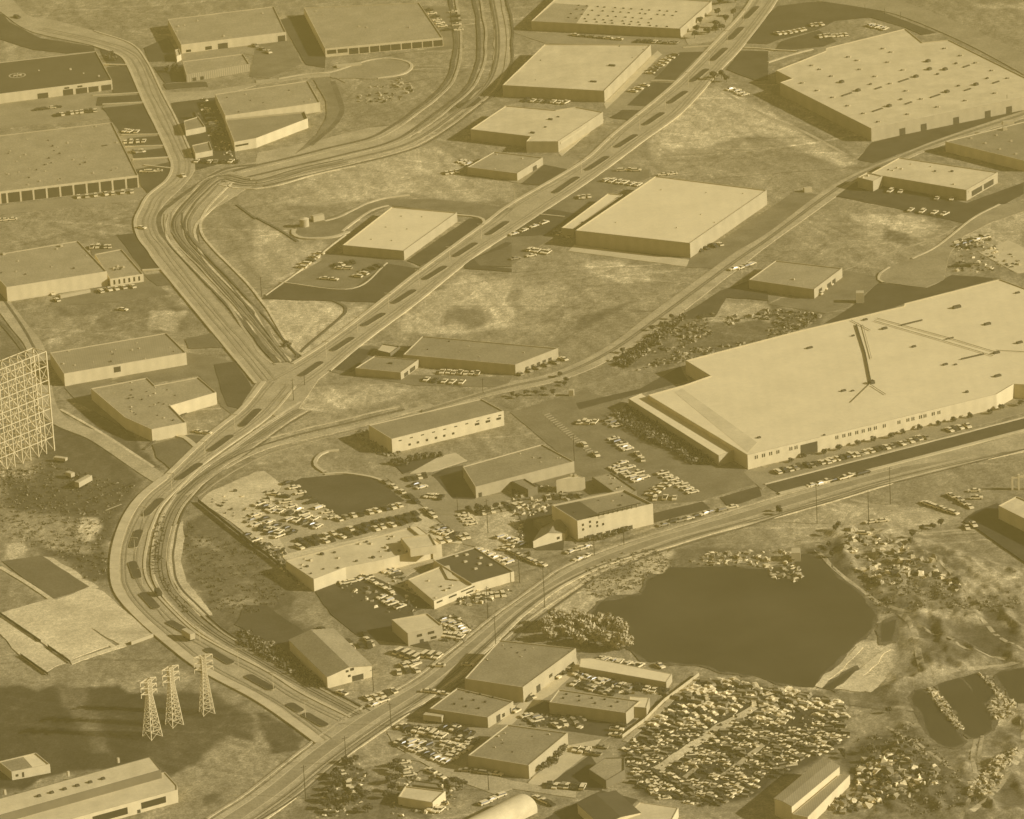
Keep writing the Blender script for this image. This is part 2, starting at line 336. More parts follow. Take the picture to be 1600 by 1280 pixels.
# ------------------------------------------------------------------ ground: one sheet to the horizon, its soil and grass tones carried per vertex
FIELDS = [   # outline, tone of the soil or grass there, width of the soft edge (m), how far the edge wanders
    # pale dry grass
    (T(1, 0, (500, 1010), (1000, 880), (1300, 1000), (1250, 1100), (1600, 1150), (1600, 1280), (900, 1200), (400, 1280), (100, 1280), (300, 1100)), .34, 8, 1.0),
    (T(1, 1, (0, 100), (260, 260), (420, 240), (380, 420), (100, 520), (0, 380)), .33, 8, 1.0),
    (T(1, 1, (40, 600), (450, 600), (560, 650), (420, 860), (230, 960), (60, 760)), .40, 4, .9),
    (T(1, 1, (1000, 600), (1300, 440), (1600, 480), (1600, 780), (1200, 790), (900, 820)), .38, 8, 1.2),
    (T(1, 1, (1180, 660), (1360, 630), (1480, 700), (1380, 770), (1240, 720), (1150, 740)), .2, 9, 1.0),
    (T(2, 0, (1150, 560), (1280, 540), (1600, 700), (1600, 840), (1300, 880), (900, 1000), (860, 900)), .40, 8, 1.1),
    (T(2, 0, (1000, 950), (1600, 850), (1600, 1130), (1000, 1070), (600, 1050)), .27, 8, 1.0),
    (T(2, 1, (200, 420), (900, 340), (1100, 420), (1000, 560), (700, 760), (400, 850), (0, 860), (0, 400)), .24, 10, 1.2),
    (T(2, 1, (440, 330), (1050, 420), (800, 420), (500, 380)), .36, 4, .8),
    (T(2, 1, (400, 700), (760, 600), (500, 780), (350, 800)), .14, 6, 1.2),
    (T(3, 0, (0, 700), (200, 820), (560, 1000), (420, 1060), (0, 900)), .40, 6, 1.0),
    (T(3, 0, (0, 850), (500, 1050), (560, 1060), (300, 1180), (0, 1200)), .25, 8, 1.0),
    (T(3, 1, (400, 20), (1100, 110), (1150, 150), (850, 300), (600, 420), (250, 330), (60, 330)), .27, 8, 1.0),
    (T(3, 1, (550, 50), (1000, 80), (1100, 130), (900, 200), (600, 190)), .42, 6, 1.0),
    (T(3, 1, (720, 160), (880, 180), (880, 250), (720, 220)), .14, 4, .8),
    (T(3, 1, (1300, 60), (1600, 20), (1600, 300), (1200, 220)), .33, 8, 1.0),
    (T(3, 0, (900, 0), (1600, 0), (1600, 320), (1100, 100)), .22, 8, 1.0),
    (T(3, 0, (1250, 40), (1600, 0), (1600, 60)), .33, 8, 1.0),
    # the west side
    (T(0, 1, (0, 60), (800, 20), (820, 160), (500, 210), (0, 290)), .25, 8, 1.0),
    (T(0, 1, (420, 620), (1000, 540), (1180, 650), (1300, 780), (700, 760), (300, 720)), .16, 8, 1.0),
    (T(0, 1, (200, 700), (650, 700), (500, 850), (200, 900)), .27, 8, 1.0),
    (T(0, 1, (940, 670), (1180, 660), (1100, 780), (940, 770)), .34, 4, .9),
    (T(0, 1, (0, 740), (60, 640), (250, 940), (120, 990), (0, 1000)), .17, 6, 1.0),
    (T(0, 2, (300, 60), (560, 230), (900, 470), (780, 620), (640, 820), (700, 1060), (560, 1090), (300, 900), (0, 700), (0, 430), (200, 430)), .085, 8, .9),
    (T(0, 2, (0, 640), (200, 640), (420, 700), (640, 900), (520, 900), (200, 840), (0, 760)), .25, 8, 1.2),
    (T(0, 2, (480, 690), (600, 680), (630, 740), (560, 810), (480, 770)), .40, 3, 1.0),
    (T(0, 2, (500, 0), (760, 20), (860, 180), (1040, 380), (900, 320), (680, 160)), .085, 3, .6),
    (T(0, 2, (380, 120), (520, 130), (800, 350), (900, 470), (600, 330)), .075, 4, .7),
    (T(0, 2, (0, 840), (160, 920), (260, 1000), (0, 960)), .38, 4, 1.0),
    (T(0, 2, (0, 960), (330, 1190), (430, 1280), (-300, 1280), (-200, 1000)), .24, 5, .9),
    (T(0, 3, (0, 310), (270, 370), (300, 420), (100, 440), (0, 440)), .22, 4, 1.0),
    (T(0, 3, (-300, 430), (150, 420), (320, 440), (700, 470), (1200, 470), (1380, 620), (1330, 830), (1180, 960), (1050, 1010), (940, 900), (0, 1120), (-300, 1200)), .045, 5, 1.2),
    (T(0, 3, (900, 470), (1350, 460), (1600, 640), (1600, 830), (1320, 850), (1150, 960), (950, 900)), .065, 6, .8),
    (T(0, 3, (300, 420), (520, 470), (620, 700), (720, 860), (600, 860), (450, 640)), .13, 6, 1.0),
    (T(0, 3, (280, 400), (900, 200), (1200, 170), (1420, 330), (1200, 400), (850, 400), (600, 440)), .21, 6, 1.1),
    (T(0, 3, (560, 440), (900, 370), (1180, 340), (1230, 420), (900, 470)), .29, 5, 1.0),
    (T(0, 3, (1150, 1000), (1400, 800), (1700, 800), (1700, 1280), (1150, 1280)), .24, 8, 1.1),
    (T(0, 3, (1280, 1140), (1420, 1140), (1400, 1210), (1280, 1200)), .10, 4, 1.0),
    (T(1, 3, (0, 590), (50, 595), (200, 700), (320, 790), (285, 860), (100, 880), (60, 780)), .07, 3, .8),
    (T(0, 2, (0, 850), (120, 840), (170, 920), (60, 940)), .42, 3, .9),
    (T(2, 1, (60, 520), (260, 480), (400, 560), (200, 640), (40, 620)), .31, 8, 1.2),
    (T(2, 1, (450, 330), (760, 400), (900, 460), (700, 480), (480, 420)), .33, 5, 1.2),
    (T(1, 1, (560, 620), (700, 600), (660, 700), (520, 800), (420, 860)), .36, 4, 1.0),
    (T(3, 0, (700, 900), (780, 930), (620, 1000), (540, 980)), .38, 4, 1.0),
    (T(0, 1, (330, 800), (420, 840), (380, 890), (300, 860)), .34, 3, 1.0),
    (T(0, 0, (0, 220), (200, 300), (380, 340), (0, 390)), .27, 4, 1.0),
    # inside the curve of the boulevard
    (T(0, 2, (1150, 690), (1240, 650), (1600, 860), (1840, 1180), (1800, 1360), (1600, 1280), (1330, 1280), (1210, 1100), (1140, 850)), .115, 5, .9),
    (T(0, 2, (1360, 1190), (1500, 1140), (1600, 1180), (1600, 1280), (1380, 1280)), .24, 4, 1.0),
    (T(0, 2, (1180, 800), (1330, 830), (1370, 870), (1240, 860)), .30, 3, 1.0),
    (T(1, 3, (-400, -60), (60, -40), (340, 60), (560, 180), (330, 120), (200, 100), (-100, 200), (-300, 60)), .12, 5, .9),
    (T(1, 3, (280, 20), (500, 60), (700, 180), (500, 150)), .23, 5, 1.0),
    (T(1, 1, (150, 1180), (700, 1100), (1000, 1160), (600, 1280), (100, 1280)), .33, 8, 1.0),
    (T(1, 1, (420, 1170), (650, 1190), (620, 1240), (420, 1240)), .45, 4, 1.0),
    (T(1, 2, (0, 100), (500, 0), (560, 150), (350, 330), (0, 350)), .30, 6, 1.0),
    # the south east: rough ground
    (T(2, 2, (420, 980), (720, 880), (1000, 850), (1020, 980), (860, 1060), (800, 1130), (480, 1280), (300, 1280), (0, 1280), (-100, 1240), (180, 1080)), .37, 6, 1.0),
    (T(2, 2, (540, 1000), (760, 960), (720, 1060), (560, 1060)), .20, 4, 1.0),
    (T(2, 2, (1000, 880), (1600, 860), (1600, 1000), (980, 1010)), .13, 5, .9),
    (T(2, 2, (1040, 800), (1600, 700), (1600, 860), (1040, 880)), .22, 6, 1.0),
    (T(3, 2, (0, 700), (520, 560), (1000, 600), (1200, 700), (900, 760), (600, 690), (400, 780), (100, 860)), .31, 8, 1.1),
    (T(3, 2, (200, 880), (420, 800), (540, 1100), (660, 1280), (300, 1280), (180, 1060)), .105, 5, .9),
    (T(3, 2, (560, 1040), (900, 960), (1100, 1060), (1250, 1250), (900, 1200), (700, 1120)), .11, 5, .9),
    (T(3, 2, (920, 870), (1100, 880), (1260, 1020), (1200, 1130), (1000, 1000)), .12, 5, .9),
    (T(3, 2, (1000, 770), (1290, 760), (1560, 920), (1600, 960), (1600, 1120), (1400, 1000), (1100, 880)), .22, 8, 1.0),
    (T(3, 2, (700, 1160), (1250, 1250), (1600, 1140), (1600, 1280), (600, 1280)), .14, 8, 1.2),
    (T(3, 3, (200, 320), (560, 180), (760, 190), (830, 340), (800, 420), (520, 540), (260, 450)), .40, 4, .9),
    (T(3, 3, (800, 60), (920, 100), (960, 330), (800, 380), (760, 220)), .27, 5, 1.0),
    (T(3, 3, (940, 60), (1600, 60), (1600, 270), (1200, 330), (970, 360)), .10, 8, 1.1),
    (T(3, 3, (300, 480), (1000, 440), (960, 620), (560, 600)), .15, 8, 1.0),
    (T(3, 3, (760, 650), (960, 620), (1080, 830), (1240, 900), (1150, 1000), (1000, 900), (760, 720)), .20, 6, 1.0),
    (T(3, 3, (560, 780), (900, 700), (1100, 960), (1250, 1000), (1250, 1250), (700, 1280), (450, 900)), .10, 8, 1.1),
    (T(3, 3, (1250, 1080), (1500, 850), (1600, 640), (1600, 1280), (1200, 1280)), .15, 8, 1.0),
    (T(3, 3, (1360, 560), (1430, 480), (1540, 540), (1560, 640), (1440, 680)), .38, 4, 1.1),
    (T(2, 3, (640, 850), (820, 690), (1180, 370), (1600, 430), (2000, 510), (2080, 800), (2000, 850), (1840, 930), (1600, 1040), (1400, 1150), (800, 1120)), .045, 6, .8),
    # around the works in the middle
    (T(1, 2, (1240, 640), (1600, 560), (1600, 900), (1500, 930), (1380, 840), (1100, 700)), .33, 5, .9),
    (T(1, 3, (480, 480), (900, 200), (1100, 250), (1000, 380), (620, 620), (560, 560)), .27, 6, 1.0),
    (T(1, 3, (620, 780), (900, 700), (1200, 900), (900, 1060), (680, 1000)), .27, 5, 1.0),
    (T(1, 3, (380, 1000), (560, 900), (680, 1000), (620, 1280), (200, 1280)), .15, 6, 1.1),
    (T(1, 3, (620, 1100), (900, 1080), (1100, 1280), (500, 1280)), .12, 6, 1.1),
    (T(2, 1, (680, 880), (900, 780), (1150, 640), (1600, 640), (1600, 840), (1080, 980), (700, 1040)), .13, 6, 1.0),
    (T(2, 1, (1200, 580), (1600, 610), (1600, 740), (1200, 720)), .32, 4, 1.0),
    (T(3, 1, (0, 620), (340, 670), (340, 730), (0, 820)), .11, 5, 1.0),
    (T(1, 0, (580, 480), (1020, 500), (1030, 620), (700, 680), (600, 620)), .34, 4, 1.0),
    (T(1, 0, (320, 930), (800, 760), (1000, 800), (960, 880), (500, 990)), .12, 4, .9),
    (T(1, 0, (1150, 640), (1420, 520), (1380, 620), (1200, 700)), .12, 4, .9),
    (T(1, 0, (640, 200), (1300, 100), (1480, 380), (1200, 640), (900, 760), (560, 680), (600, 480), (1000, 420)), .235, 8, .9),
]
XL, XH, YL, YH = -330.0, 345.0, -620.0, 860.0
xs = np.arange(XL, XH + .1, 1.0); ys = np.arange(YL, YH + .1, 1.6)
gx, gy = np.meshgrid(xs, ys)
wx = gx + 9 * (fbm(gx / 16, gy / 24, 1) - .5); wy = gy + 20 * (fbm(gx / 16, gy / 24, 31) - .5)
mott = fbm(gx / 26, gy / 42, 5, 5); fine = fbm(gx / 3.2, gy / 6.0, 9, 3); streak = fbm((gx * .8 + gy * .25) / 3.5, (gy * .8 - gx * .25) / 30, 19, 3)
tone = .235 + 0 * gx
for poly, tn, soft, wander in FIELDS:
    w = [tuple(G(p)) for p in poly]; bx = np.array(w); m = 25; tn = tn * 1.16 if tn > .3 else tn
    j0, j1 = np.searchsorted(xs, (bx[:, 0].min() - m, bx[:, 0].max() + m)); i0, i1 = np.searchsorted(ys, (bx[:, 1].min() - m, bx[:, 1].max() + m))
    if j1 <= j0 or i1 <= i0: continue
    sl = (slice(i0, i1), slice(j0, j1)); X = gx[sl] + wander * (wx[sl] - gx[sl]); Y = gy[sl] + wander * (wy[sl] - gy[sl])
    d = edge_dist(w, X, Y) * np.where(inside(w, X, Y), 1, -1) / (soft * .4) + (mott[sl] - .5) * 1.3
    a = np.clip(d * .5 + .5, 0, 1); a = a * a * (3 - 2 * a); tone[sl] = tone[sl] * (1 - a) + tn * a
tone = tone * 1.13 * (1 + .55 * (mott - .5)) * (1 + .7 * (fine - .5)) * (1 + .6 * (streak - .5))
# relief: small hummocks and ruts everywhere (never above the level the pavements are laid on), spoil mounds in the south east
ZG = -.26 * fbm(gx / 5.5, gy / 6.5, 61, 4)
rough = [tuple(G(p)) for p in T(3, 2, (150, 830), (620, 640), (1000, 800), (1500, 960), (1700, 1000)) + T(3, 3, (1700, 1300), (620, 1290), (560, 800), (760, 640), (560, 560), (820, 300), (800, 0), (500, -200), (250, -380))]
d_ = np.where(inside(rough, gx, gy), edge_dist(rough, gx, gy), 0)
for pp in (T(3, 3, (885, 520), (920, 480), (1190, 405), (1310, 375), (1700, 330), (1700, 600), (1540, 560), (1400, 780), (1150, 840), (1000, 750)), [(1240, 880), (1300, 880), (1345, 930), (1372, 962), (1365, 990), (1310, 1034), (1272, 1076), (1200, 1070), (1200, 890)]):
    w_ = [tuple(G(p)) for p in pp]; d_ = np.minimum(d_, np.where(inside(w_, gx, gy), 0, edge_dist(w_, gx, gy)))
ridge = 1 - np.abs(2 * fbm(gx / 22 + .4 * gy / 40, gy / 34, 71, 4) - 1) * 2.4
ZG = ZG + np.clip(d_ / 9, 0, 1) * (2.6 * np.clip(ridge, 0, 1) ** 1.5 + 1.2 * (fbm(gx / 7, gy / 9, 81, 3) - .4))
MOUND = np.clip(d_ / 9, 0, 1) * np.clip(ridge, 0, 1); tone = tone * (1 + .7 * (MOUND - .35) * (d_ > 0))
speck = np.random.RandomState(2).rand(*gx.shape); tone *= np.where(speck > .9965, 1.6, np.where(speck < .005, .62, 1.0)) * (.96 + .08 * np.random.RandomState(3).rand(*gx.shape))
# vehicle and plough marks: pale and dark scratches that run over the fields
rs = np.random.RandomState(4)
flow = fbm(gx / 90, gy / 140, 55, 2)
for k in range(2600):
    x, y = rs.uniform(XL + 60, XH - 60), rs.uniform(YL + 60, YH - 60); L_ = rs.uniform(8, 60) if k % 5 else rs.uniform(60, 160)
    j, i = int(x - XL), int((y - YL) / 1.6); th = flow[i, j] * 7 + rs.normal(0, .35); f = rs.choice((1.2, 1.12, .86, .8, 1.25)); cur = rs.normal(0, .006); n = int(L_ / .8)
    t_ = th + cur * np.arange(n) * .8; X = x + np.cumsum(np.cos(t_) * .8); Y = y + np.cumsum(np.sin(t_) * .8)
    J, I = np.clip(np.round(X - XL).astype(int), 1, len(xs) - 2), np.clip(np.round((Y - YL) / 1.6).astype(int), 1, len(ys) - 2)
    u = np.unique(I * len(xs) + J); flat = tone.reshape(-1); flat[u] *= f
    if k % 5 == 0:   # wheel tracks: a second line beside the first
        u2 = np.unique(I * len(xs) + np.clip(J + 2, 1, len(xs) - 2)); flat[u2] *= f
ex = np.r_[-9000, -3000, -800, xs, 800, 3000, 9000]; ey = np.r_[-4000, -1500, ys, 1200, 2500, 6000, 14000]
full = np.pad(tone, ((2, 4), (3, 3)), mode='edge'); full[:, :3] = full[:, -3:] = .22; full[-4:] = .22
EX, EY = np.meshgrid(ex, ey); nx, ny = len(ex), len(ey)
EZ = np.pad(ZG, ((2, 4), (3, 3)), mode='constant'); co = np.stack([EX, EY, EZ], -1).reshape(-1, 3)
idx = np.arange(nx * ny).reshape(ny, nx)
quads = np.stack([idx[:-1, :-1], idx[:-1, 1:], idx[1:, 1:], idx[1:, :-1]], -1).reshape(-1)
me = bpy.data.meshes.new('ground'); me.vertices.add(nx * ny); me.vertices.foreach_set('co', co.ravel())
nq = len(quads) // 4; me.loops.add(nq * 4); me.loops.foreach_set('vertex_index', quads); me.polygons.add(nq)
me.polygons.foreach_set('loop_start', np.arange(nq) * 4); me.polygons.foreach_set('loop_total', np.full(nq, 4)); me.update(calc_edges=True)
at = me.attributes.new('tone', 'FLOAT', 'POINT'); at.data.foreach_set('value', full.ravel().astype(np.float32))
me.materials.append(M['ground']); ground = bpy.data.objects.new('ground', me); COL.objects.link(ground); ground['kind'] = 'structure'

# ------------------------------------------------------------------ pavements and lots (lowest sheets first)
S = sheet
# south-west corridor of railway beside the boulevard
S('railway_bed', T(0, 0, (1600, 1010), (1360, 1060), (1180, 1180), (1060, 1290)) + T(0, 1, (990, 60), (1010, 170), (1110, 290), (1420, 620), (1600, 840)) + T(1, 1, (0, 850), (120, 1000), (215, 1000), (0, 720)) + T(0, 1, (1600, 720), (1320, 390), (1245, 260), (1240, 150), (1300, 40)) + T(1, 0, (0, 1150), (560, 1000), (960, 880), (1010, 770), (700, 800), (330, 890), (100, 950)), M['track'], ragged=1.2)
S('railway_bed', T(1, 0, (0, 960), (330, 890), (380, 930), (0, 1070)), M['track'], ragged=1)
S('railway_bed', T(1, 0, (0, 1110), (560, 990), (950, 880), (1250, 690), (1420, 540), (1480, 420), (1490, 200), (1460, 0), (1440, -60), (1510, -60), (1550, 0), (1590, 380), (1560, 440), (1440, 560), (1290, 700), (980, 910), (560, 1020), (0, 1165)), M['track'], ragged=1)
S('parking_lot', T(0, 0, (380, 560), (700, 590), (610, 660), (700, 740), (0, 800), (-200, 700)), M['asphalt'])
S('yard', T(0, 0, (-200, 1310), (880, 1180), (930, 1220), (800, 1260), (0, 1340), (-200, 1360)), M['asphalt'])
S('parking_lot', T(0, 0, (700, 590), (870, 590), (1090, 1060), (930, 1230), (870, 1100), (700, 765), (640, 670)), M['asphalt'])
S('yard', T(0, 0, (1080, 320), (1600, 250), (1600, 350), (1520, 335), (1140, 385)) , M['asphalt'])
S('yard', T(1, 0, (0, 260), (190, 200), (290, 400), (80, 490), (-40, 480)), M['lot'])
S('yard', T(1, 0, (1040, 40), (1240, 40), (1300, 300), (900, 330), (600, 410), (580, 390), (1180, 290)), M['lot'])
S('yard', T(0, 0, (1060, 610), (1340, 580), (1480, 1000), (1230, 1060), (1100, 750)), M['dark_lot_or_shade'], ragged=.8)
S('yard', T(0, 1, (560, 270), (740, 180), (900, 430), (1030, 500), (1000, 520), (680, 560)), M['lot'])
S('yard', T(0, 1, (380, 530), (950, 470), (1060, 560), (800, 600), (300, 640)), M['lot'])
S('yard', T(0, 1, (1160, 920), (1380, 960), (1500, 1000), (1600, 1200), (1600, 1420), (1380, 1260), (1340, 1160), (1240, 1070), (930, 1120), (700, 1100)), M['lot'])
S('yard', T(0, 1, (400, 1140), (700, 1060), (700, 1110), (560, 1150), (700, 1280), (800, 1440), (780, 1400), (480, 1230)), M['lot'])
S('parking_lot', T(1, 1, (480, 310), (540, 300), (900, 340), (1020, 400), (820, 372), (600, 530), (150, 490)), M['lot'])
S('parking_lot', T(1, 1, (640, 890), (720, 880), (960, 920), (920, 1060), (1600, 1080), (1560, 1140), (1000, 1130), (440, 1040)), M['lot'])
S('parking_lot', T(2, 0, (190, 1150), (600, 1060), (860, 1060), (860, 1110), (620, 1210), (350, 1420), (0, 1660), (-200, 1640)), M['lot'])
S('parking_lot', T(2, 0, (-120, 960), (330, 980), (420, 1000), (200, 1160), (0, 1140), (-120, 1100)), M['asphalt'])
S('parking_lot', T(2, 0, (860, 270), (1200, 290), (1200, 330), (840, 680), (560, 700), (600, 660)), M['asphalt'])
S('dock_apron', T(2, 0, (575, 648), (590, 682), (938, 340), (910, 316), (872, 352)), M['concrete'])
S('dock_apron', T(2, 0, (292, 958), (310, 975), (575, 750), (565, 738)), M['concrete'])
S('parking_lot', T(2, 0, (0, 200), (1050, 240), (1090, 280), (860, 290), (640, 290), (200, 270)), M['asphalt'])
S('yard', T(2, 0, (1060, 180), (1250, 30), (1400, 20), (1350, 240), (1100, 280)), M['track'], ragged=1)
S('dock_apron', T(2, 1, (390, 252), (1112, 345), (1090, 388), (350, 288)), M['concrete'])
S('parking_lot', T(2, 1, (1110, 340), (1280, 240), (1600, 30), (1760, -80), (1960, -60), (1300, 400), (1090, 390)), M['lot'])
S('parking_lot', T(3, 0, (560, 1000), (660, 1020), (1100, 860), (1600, 700), (1600, 660), (650, 890)), M['dark_lot_or_shade'])
S('yard', T(3, 0, (500, 1100), (1240, 1270), (1600, 1140), (1600, 1210), (1250, 1400), (400, 1220)), M['dark_lot_or_shade'])
S('yard', T(3, 1, (280, 590), (480, 410), (680, 450), (690, 490), (500, 640), (360, 680), (0, 620), (0, 580)), M['lot'])
S('parking_lot', T(3, 1, (690, 490), (1000, 520), (1150, 440), (1430, 460), (500, 720), (350, 740), (520, 640)), M['dark_lot_or_shade'], ragged=.6)
S('concrete_pad', T(3, 1, (1320, 300), (1500, 220), (1640, 290), (1640, 420), (1560, 430)), M['concrete'])
S('parking_lot', T(2, 2, (-10, 20), (440, -120), (850, 0), (1300, 290), (1470, 390), (1600, 440), (1190, 570), (860, 590), (600, 540), (350, 320)), M['lot'])
S('parking_lot', T(2, 1, (800, 1150), (1050, 1010), (1100, 1100), (720, 1200), (420, 1280), (400, 1240)), M['dark_lot_or_shade'])
S('parking_lot', T(2, 2, (1450, 390), (1600, 360)) + T(3, 2, (0, 350), (1380, 15), (1600, -30), (1600, 20), (0, 470)) + T(2, 2, (1560, 500)), M['asphalt'])
S('lawn', T(3, 2, (-20, 472), (1640, 45), (1640, 118), (640, 380), (70, 525)), M['lawn'])
S('lawn', T(2, 2, (1300, 550), (1540, 480), (1560, 540), (1350, 610)), M['lawn'])
S('lawn', T(2, 2, (880, 650), (1190, 575), (1240, 620), (890, 705)), M['lawn'])
# the works yard in the middle
S('dirt_yard', T(0, 2, (1300, 520), (1600, 390)) + T(1, 2, (50, 380), (180, 480), (500, 690), (960, 600), (1300, 830), (1140, 840), (960, 740), (180, 945), (130, 880), (0, 830), (-160, 700), (-350, 580)), M['dirt'], ragged=1)
S('paved_yard', T(1, 2, (180, 440), (480, 690), (1000, 590), (1060, 620), (960, 740), (200, 900), (60, 660)), M['track'])
S('yard', T(1, 2, (820, 430), (940, 400), (1110, 420), (1250, 560), (1530, 530), (1600, 560), (1300, 650), (1240, 640), (1380, 860), (1300, 840), (1050, 610)), M['asphalt'])
S('lawn', T(1, 2, (860, 350), (1130, 280), (1190, 310), (920, 400)), M['lawn'], ragged=.5)
S('concrete_pad', T(1, 2, (960, 400), (1150, 290), (1250, 270), (1320, 320), (1100, 390)), M['concrete'])
S('dark_yard_or_shade', T(1, 2, (1100, 410), (1180, 370), (1290, 350), (1400, 420), (1370, 560), (1230, 560)), M['dark_lot_or_shade'])  # shaded side and shadow of the tan roofed workshop laid as dark ground
S('lawn', T(1, 2, (210, 470), (280, 430), (560, 405), (740, 430), (930, 570), (540, 672)), M['lawn'])
S('dark_yard_or_shade', T(1, 2, (360, 1125), (400, 1070), (640, 1000), (780, 990), (900, 1060), (1120, 1210), (980, 1270), (1100, 1500), (900, 1460), (640, 1420), (470, 1280)), M['dark_lot_or_shade'], ragged=.6)
S('yard', T(1, 2, (780, 980), (1060, 900), (1120, 940), (930, 1050), (1120, 1210), (900, 1120), (640, 1000)), M['track'], ragged=.6)
S('yard', T(2, 2, (-10, 360), (380, 320), (800, 500), (860, 600), (400, 840), (330, 720), (130, 860), (0, 560)), M['lot'])
S('dark_yard_or_shade', T(2, 2, (0, 430), (70, 420), (230, 500), (100, 540), (0, 560)), M['dark_lot_or_shade'])
S('dark_yard_or_shade', T(2, 2, (100, 660), (240, 600), (340, 700), (320, 880), (150, 880), (40, 800)), M['dark_lot_or_shade'])
S('barn_shadow_sheet', T(1, 3, (-130, 60), (-70, -60), (60, -70), (180, 30), (340, 130), (560, 215), (420, 200), (300, 130), (210, 165), (340, 280), (260, 300), (120, 190), (-20, 130)), M['lawn'], ragged=1.2)  # the barn's cast shadow laid as a dark, lawn coloured sheet
# south works
S('yard', T(2, 3, (-120, 640), (430, 330), (950, 420), (870, 600), (560, 800), (700, 960), (600, 1090), (-700, 900), (-580, 790)), M['asphalt'])
S('concrete_pad', T(2, 3, (60, 545), (400, 270), (430, 330), (250, 500), (90, 600), (0, 690), (-90, 690)), M['concrete'])
S('concrete_pad', T(2, 3, (100, 1050), (350, 820), (560, 780), (480, 870), (260, 1040), (120, 1080)), M['concrete'])
S('dark_yard_or_shade', T(2, 3, (90, 600), (200, 545), (780, 660), (600, 770), (400, 740), (100, 690)), M['dark_lot_or_shade'])  # shade below the long shed's front laid as dark ground
S('dark_yard_or_shade', T(2, 3, (260, 1040), (490, 880), (600, 1040), (560, 1100), (320, 1090)), M['dark_lot_or_shade'])
S('parking_lot', T(1, 3, (820, 730), (1450, 690), (1370, 790), (1240, 930), (860, 820)), M['asphalt'])
S('side_street', T(1, 3, (820, 740), (930, 760), (1200, 930), (1600, 1040)) + T(2, 3, (400, 1110), (400, 1150), (0, 1090)) + T(1, 3, (1500, 1130), (1180, 1010), (880, 830)), M['track'])
S('dark_yard_or_shade', T(2, 3, (200, 1280), (560, 1100), (790, 1160), (640, 1290)), M['dark_lot_or_shade'])
S('dirt_lane', T(2, 3, (870, 970), (930, 930), (1230, 720), (1500, 570), (1535, 590), (1260, 760), (950, 970)), M['dirt'], ragged=.8)
S('dirt_lane', T(2, 3, (1060, 1020), (1330, 790), (1345, 805), (1085, 1030)), M['track'], ragged=.8)
S('dirt_lane', T(2, 3, (1290, 1010), (1560, 800), (1580, 815), (1310, 1030)), M['track'], ragged=.8)
S('dirt_lane', T(2, 3, (690, 790), (1130, 400), (1170, 400), (720, 800)), M['track'], ragged=.6)
# water
S('pond_bank', [(918, 968), (940, 940), (985, 932), (1003, 928), (1014, 903), (1050, 890), (1100, 886), (1200, 888), (1240, 884), (1252, 868), (1285, 873), (1312, 905), (1345, 930), (1368, 962), (1360, 985), (1330, 1010), (1308, 1030), (1288, 1050), (1270, 1072), (1240, 1072), (1180, 1058), (1100, 1042), (1010, 1030), (985, 1016), (978, 990), (950, 975)], M['ditch'], grow=1.8, ragged=2.6, seed=5)
S('pond_bank', T(3, 3, (885, 520), (920, 480), (970, 480), (1020, 520), (1100, 620), (1190, 740), (1220, 800), (1150, 830), (1060, 810), (1000, 740), (960, 620)), M['ditch'], grow=1.8, ragged=2.6, smooth=True, seed=5)
S('pond_bank', T(3, 3, (1060, 450), (1190, 405), (1300, 500), (1380, 600), (1400, 700), (1330, 770), (1240, 740), (1160, 620)), M['ditch'], grow=1.8, ragged=2.6, smooth=True, seed=5)
S('pond_bank', T(3, 3, (1200, 392), (1310, 375), (1390, 420), (1430, 480), (1380, 540), (1330, 540), (1260, 440)), M['ditch'], grow=1.8, ragged=2.6, smooth=True, seed=5)
S('pond_bank', T(3, 3, (1435, 385), (1560, 340), (1640, 360), (1640, 590), (1540, 545), (1480, 460)), M['ditch'], grow=1.8, ragged=2.6, smooth=True, seed=5)
S('pond_bank', T(3, 3, (340, 462), (480, 370), (545, 345), (530, 370), (410, 468)), M['ditch'], grow=1.8, ragged=2.6, seed=5)
S('pond_bank', T(3, 3, (710, 60), (800, 30), (800, 110), (770, 170), (700, 170)), M['ditch'], grow=1.8, ragged=2.6, seed=5)
S('pond', [(918, 968), (940, 940), (985, 932), (1003, 928), (1014, 903), (1050, 890), (1100, 886), (1200, 888), (1240, 884), (1252, 868), (1285, 873), (1312, 905), (1345, 930), (1368, 962), (1360, 985), (1330, 1010), (1308, 1030), (1288, 1050), (1270, 1072), (1240, 1072), (1180, 1058), (1100, 1042), (1010, 1030), (985, 1016), (978, 990), (950, 975)], M['water'], ragged=2.0, seed=3)
S('pond', T(3, 3, (885, 520), (920, 480), (970, 480), (1020, 520), (1100, 620), (1190, 740), (1220, 800), (1150, 830), (1060, 810), (1000, 740), (960, 620)), M['water'], ragged=1.5, smooth=True)
S('pond', T(3, 3, (1060, 450), (1190, 405), (1300, 500), (1380, 600), (1400, 700), (1330, 770), (1240, 740), (1160, 620)), M['water'], ragged=1.5, smooth=True)
S('pond', T(3, 3, (1200, 392), (1310, 375), (1390, 420), (1430, 480), (1380, 540), (1330, 540), (1260, 440)), M['water'], ragged=1.5, smooth=True)
S('pond', T(3, 3, (1435, 385), (1560, 340), (1640, 360), (1640, 590), (1540, 545), (1480, 460)), M['water'], ragged=1.5, smooth=True)
S('pond', T(3, 3, (340, 462), (480, 370), (545, 345), (530, 370), (410, 468)), M['water'], ragged=.4)
S('pond', T(3, 3, (710, 60), (800, 30), (800, 110), (770, 170), (700, 170)), M['water'], ragged=1.0)
S('dirt_bank', T(3, 3, (1000, 470), (1030, 470), (1110, 560), (1220, 720), (1190, 720), (1090, 600)), M['dirt'], ragged=1.5)
S('dirt_bank', T(3, 3, (290, 450), (560, 200), (600, 205), (340, 460)), M['dirt'], ragged=1.2)
